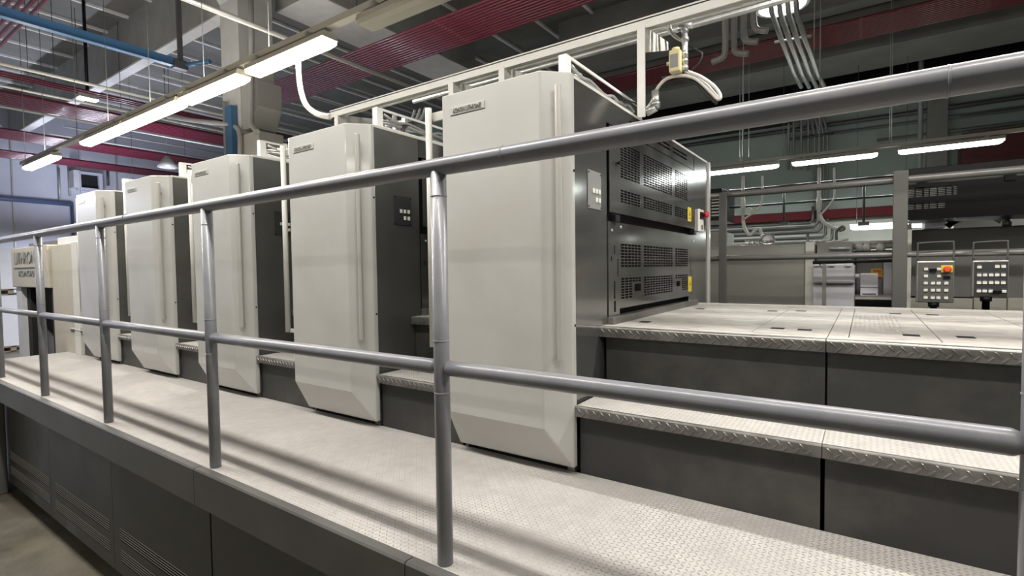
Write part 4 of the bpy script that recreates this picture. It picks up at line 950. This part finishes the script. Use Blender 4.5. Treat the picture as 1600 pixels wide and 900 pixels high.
# machine under the lamp: horizontal white rails
t = thing('roller_rack', 'pale rails with white rollers under the low far lamp', 'rack', P(1360, 385, Y=6.4))
obj('rail', TT([([P(1332, 380, Y=6.4), P(1400, 378, Y=6.4)], 0.02), ([P(1332, 387, Y=6.4), P(1400, 384, Y=6.4)], 0.025)]), 'tube', t)
bm = bmesh.new()
for px in (1342, 1354, 1376): lathe(bm, P(px, 388, Y=6.35), [(0.025, -0.03), (0.04, -0.01), (0.04, 0.02), (0.02, 0.05)], 10)
obj('roller', bm, 'white', t)
pbox(1332, 1398, 391, 407, 6.5, 0.5, 'housing', 'greymach', t)
# dark machine on the right
dm = thing('dark_machine', 'dark grey machine body with beige base behind the two control consoles', 'machine', P(1510, 460, Y=5.5))
pbox(1424, 1680, 354, 465, 5.6, 1.6, 'upper_casing', 'machgrey', dm)
for a_, b_ in ((1420, 1455), (1456, 1520), (1521, 1573), (1574, 1640)):
    pbox(a_, b_, 466, 500, 5.55, 1.4, 'base_door', 'beigem', dm, zb=FZ)
pbox(1411, 1424, 350, 490, 5.3, 0.3, 'pale_pillar', 'cream', dm, zb=FZ)
pbox(1445, 1478, 338, 356, 5.9, 0.3, 'pale_block', 'lavgrey', dm)
pbox(1490, 1640, 340, 356, 6.6, 0.4, 'rear_casing', 'conduit', dm)
obj('curved_guard', T(spline([P(px, py, Y=5.7) for px, py in ((1480, 354), (1495, 344), (1520, 339), (1560, 337), (1640, 336))], 6), 0.025, 8), 'blackp', dm)
obj('bright_pipe', T(spline([P(px, py, Y=5.8) for px, py in ((1550, 339), (1560, 344), (1570, 350), (1574, 356))], 5), 0.02, 8), 'galv', dm)
a = P(1572, 349, Y=5.75); bm = bmesh.new(); lathe(bm, a, [(0.03, -0.03), (0.05, 0), (0.03, 0.03)], 12, 'x'); obj('pipe_joint', bm, 'galv', dm)
# spot bulb by the square post
c = P(1415, 354, Y=5.35); t = thing('bare_bulb', 'small bright bulb right beside the square grey post', 'lamp', c)
bm = bmesh.new(); bmesh.ops.create_uvsphere(bm, u_segments=12, v_segments=8, radius=0.03, matrix=Matrix.Translation(c)); obj('bulb', bm, 'cool', t)
obj('socket', T([c+Vector((0, 0, -0.03)), c+Vector((0, 0.0, -0.09))], 0.018, 8), 'tube', t)
# black louvred guard above
gd = thing('black_guard', 'black glossy machine guard with louvre slots at the upper right', 'machine guard', P(1500, 300, Y=5.2))
YG = 5.2
a = P(1409, 300, Y=YG); b = P(1700, 300, Y=YG); zt_ = P(1500, 268, Y=YG).z; zb_ = P(1500, 334, Y=YG).z
def gx(px): return P(px, 300, Y=YG).x
def gz(py, px=1460): return P(px, py, Y=YG).z
hs = []
for (x0_, x1_) in ((1417, 1429), (1431, 1441), (1444, 1451), (1453, 1464), (1466, 1477), (1479, 1487), (1490, 1496)):
    for j in range(6):
        z = gz(307, 1445) + (gz(291, 1445)-gz(307, 1445))*j/6; hs.append((gx(x0_), gx(x1_), z, z+0.008))
    if x0_ < 1470 :
        for j in range(4):
            z = gz(326, 1445) + (gz(315, 1445)-gz(326, 1445))*j/4; hs.append((gx(x0_), gx(x1_), z, z+0.008))
obj('front_panel', holed(a.x, b.x, zb_, gz(283, 1500), hs, 'y', YG, 0.01), 'blackp', gd)
obj('slot_lining', B((gx(1412), gx(1500), YG+0.03, YG+0.04, zb_+0.02, gz(287))), 'conduit', gd)
obj('top_beam', B((a.x, b.x, YG-0.05, YG+0.5, gz(271, 1500), gz(258, 1500))), 'blackp', gd, 0.005)
obj('cross_tube', T([(a.x, YG+0.05, gz(277, 1500)), (b.x, YG+0.05, gz(277, 1500))], 0.035, 12), 'rail2', gd)
for px in (1440, 1578): obj('support', B((gx(px)-0.03, gx(px)+0.03, YG-0.02, YG+0.12, gz(288, 1500), gz(262, 1500))), 'blackp', gd)
obj('lower_skirt', B((a.x+0.01, b.x, YG-0.02, YG+0.5, zb_-0.03, zb_)), 'blackp', gd)

# control consoles on the far railing
def console(px0, px1, py0, py1, rows, label, estop, arm, plate):
    Yc = Y2-0.10
    a = P(px0, (py0+py1)/2, Y=Yc); b = P(px1, (py0+py1)/2, Y=Yc); z1 = P((px0+px1)/2, py0, Y=Yc).z; z0 = P((px0+px1)/2, py1, Y=Yc).z
    t = thing('control_console', label, 'control console', ((a.x+b.x)/2, Yc, z0), 'control consoles on the far railing')
    bx = obj('casing', B((a.x, b.x, Yc, Yc+0.07, z0, z1)), 'brushed', t, 0.004)
    obj('face_plate', B((a.x+0.008, b.x-0.004, Yc-0.004, Yc, z0+0.006, z1-0.01)), plate, t)
    W = b.x-a.x; H = z1-z0
    for (u, v) in rows:
        x = a.x + W*u; z = z1 - H*v
        obj('button', B((x-0.011, x+0.011, Yc-0.012, Yc-0.004, z-0.009, z+0.009)), 'button', t, 0.002)
    bm = bmesh.new()
    for (u, v) in rows:
        x = a.x + W*u; z = z1 - H*v; box(bm, x-0.010, x+0.010, Yc-0.006, Yc-0.004, z+0.013, z+0.016)
    obj('caption', bm, 'keypad', t)
    if estop:
        x = a.x+W*0.80; z = z1-H*0.19
        e = obj('emergency_stop_base', B((x-0.03, x+0.03, Yc-0.012, Yc-0.004, z-0.024, z+0.024)), 'yellow', t, 0.003)
        bm = bmesh.new(); lathe(bm, (x, Yc-0.012, z-0.002), [(0.012, 0), (0.013, -0.015), (0.022, -0.018), (0.022, -0.03), (0.014, -0.036)], 16, 'y'); obj('stop_button', bm, 'orange', e)
        obj('keyswitch', B((x-0.018, x+0.018, Yc-0.016, Yc-0.004, z1-H*0.42, z1-H*0.36)), 'blackp', t)
        lx = a.x+W*0.43
        obj('selector_switch', B((lx-0.018, lx+0.018, Yc-0.02, Yc-0.004, z1-H*0.26, z1-H*0.18)), 'blackp', t)
    else:
        lx = a.x+W*0.68
        obj('keyswitch', B((lx-0.02, lx+0.02, Yc-0.02, Yc-0.004, z1-H*0.88, z1-H*0.82)), 'blackp', t)
    # hoop handle in front of the mid rail
    zt2 = P(px0, py0-28, Y=Yc).z
    obj('hoop', T(spline([(a.x+0.005, Yc+0.01, z1), (a.x+0.005, Yc+0.01, zt2-0.015), (a.x+0.02, Yc+0.01, zt2), (b.x-0.02, Yc+0.01, zt2+0.004), (b.x-0.005, Yc+0.01, zt2-0.011), (b.x-0.005, Yc+0.01, z1)], 4), 0.005, 8), 'fascia', t)
    cx = a.x+W*arm
    obj('stem', T([(cx, Yc+0.03, z0), (cx, Yc+0.03, z0-0.03), (cx, Yc+0.03, z0-0.03), (cx, Yc+0.03, FZ)], 0.022, 12, rr=[0.030, 0.030, 0.020, 0.020]), 'blackp', t)
r1 = [(0.25, .19), (.60, .19)] + [(0.25, .36), (0.60, .36)] + [(u, .53) for u in (.25, .44, .59, .79)] + [(u, .70) for u in (.25, .44, .59, .79)] + [(u, .88) for u in (.25, .44, .59, .79)]
console(1432, 1491, 408, 473, r1, 'left control console with yellow and orange emergency stop on the far railing', True, .48, 'console')
r2b = [(.19, .18), (.68, .17), (.85, .17)] + [(u, .40) for u in (.19, .35, .52, .68, .85)] + [(u, .61) for u in (.19, .35, .52, .68, .85)] + [(u, .84) for u in (.19, .35, .52, .88)]
console(1519, 1576, 407, 464, r2b, 'right control console with three rows of white buttons and no stop button', False, .42, 'keypadk')
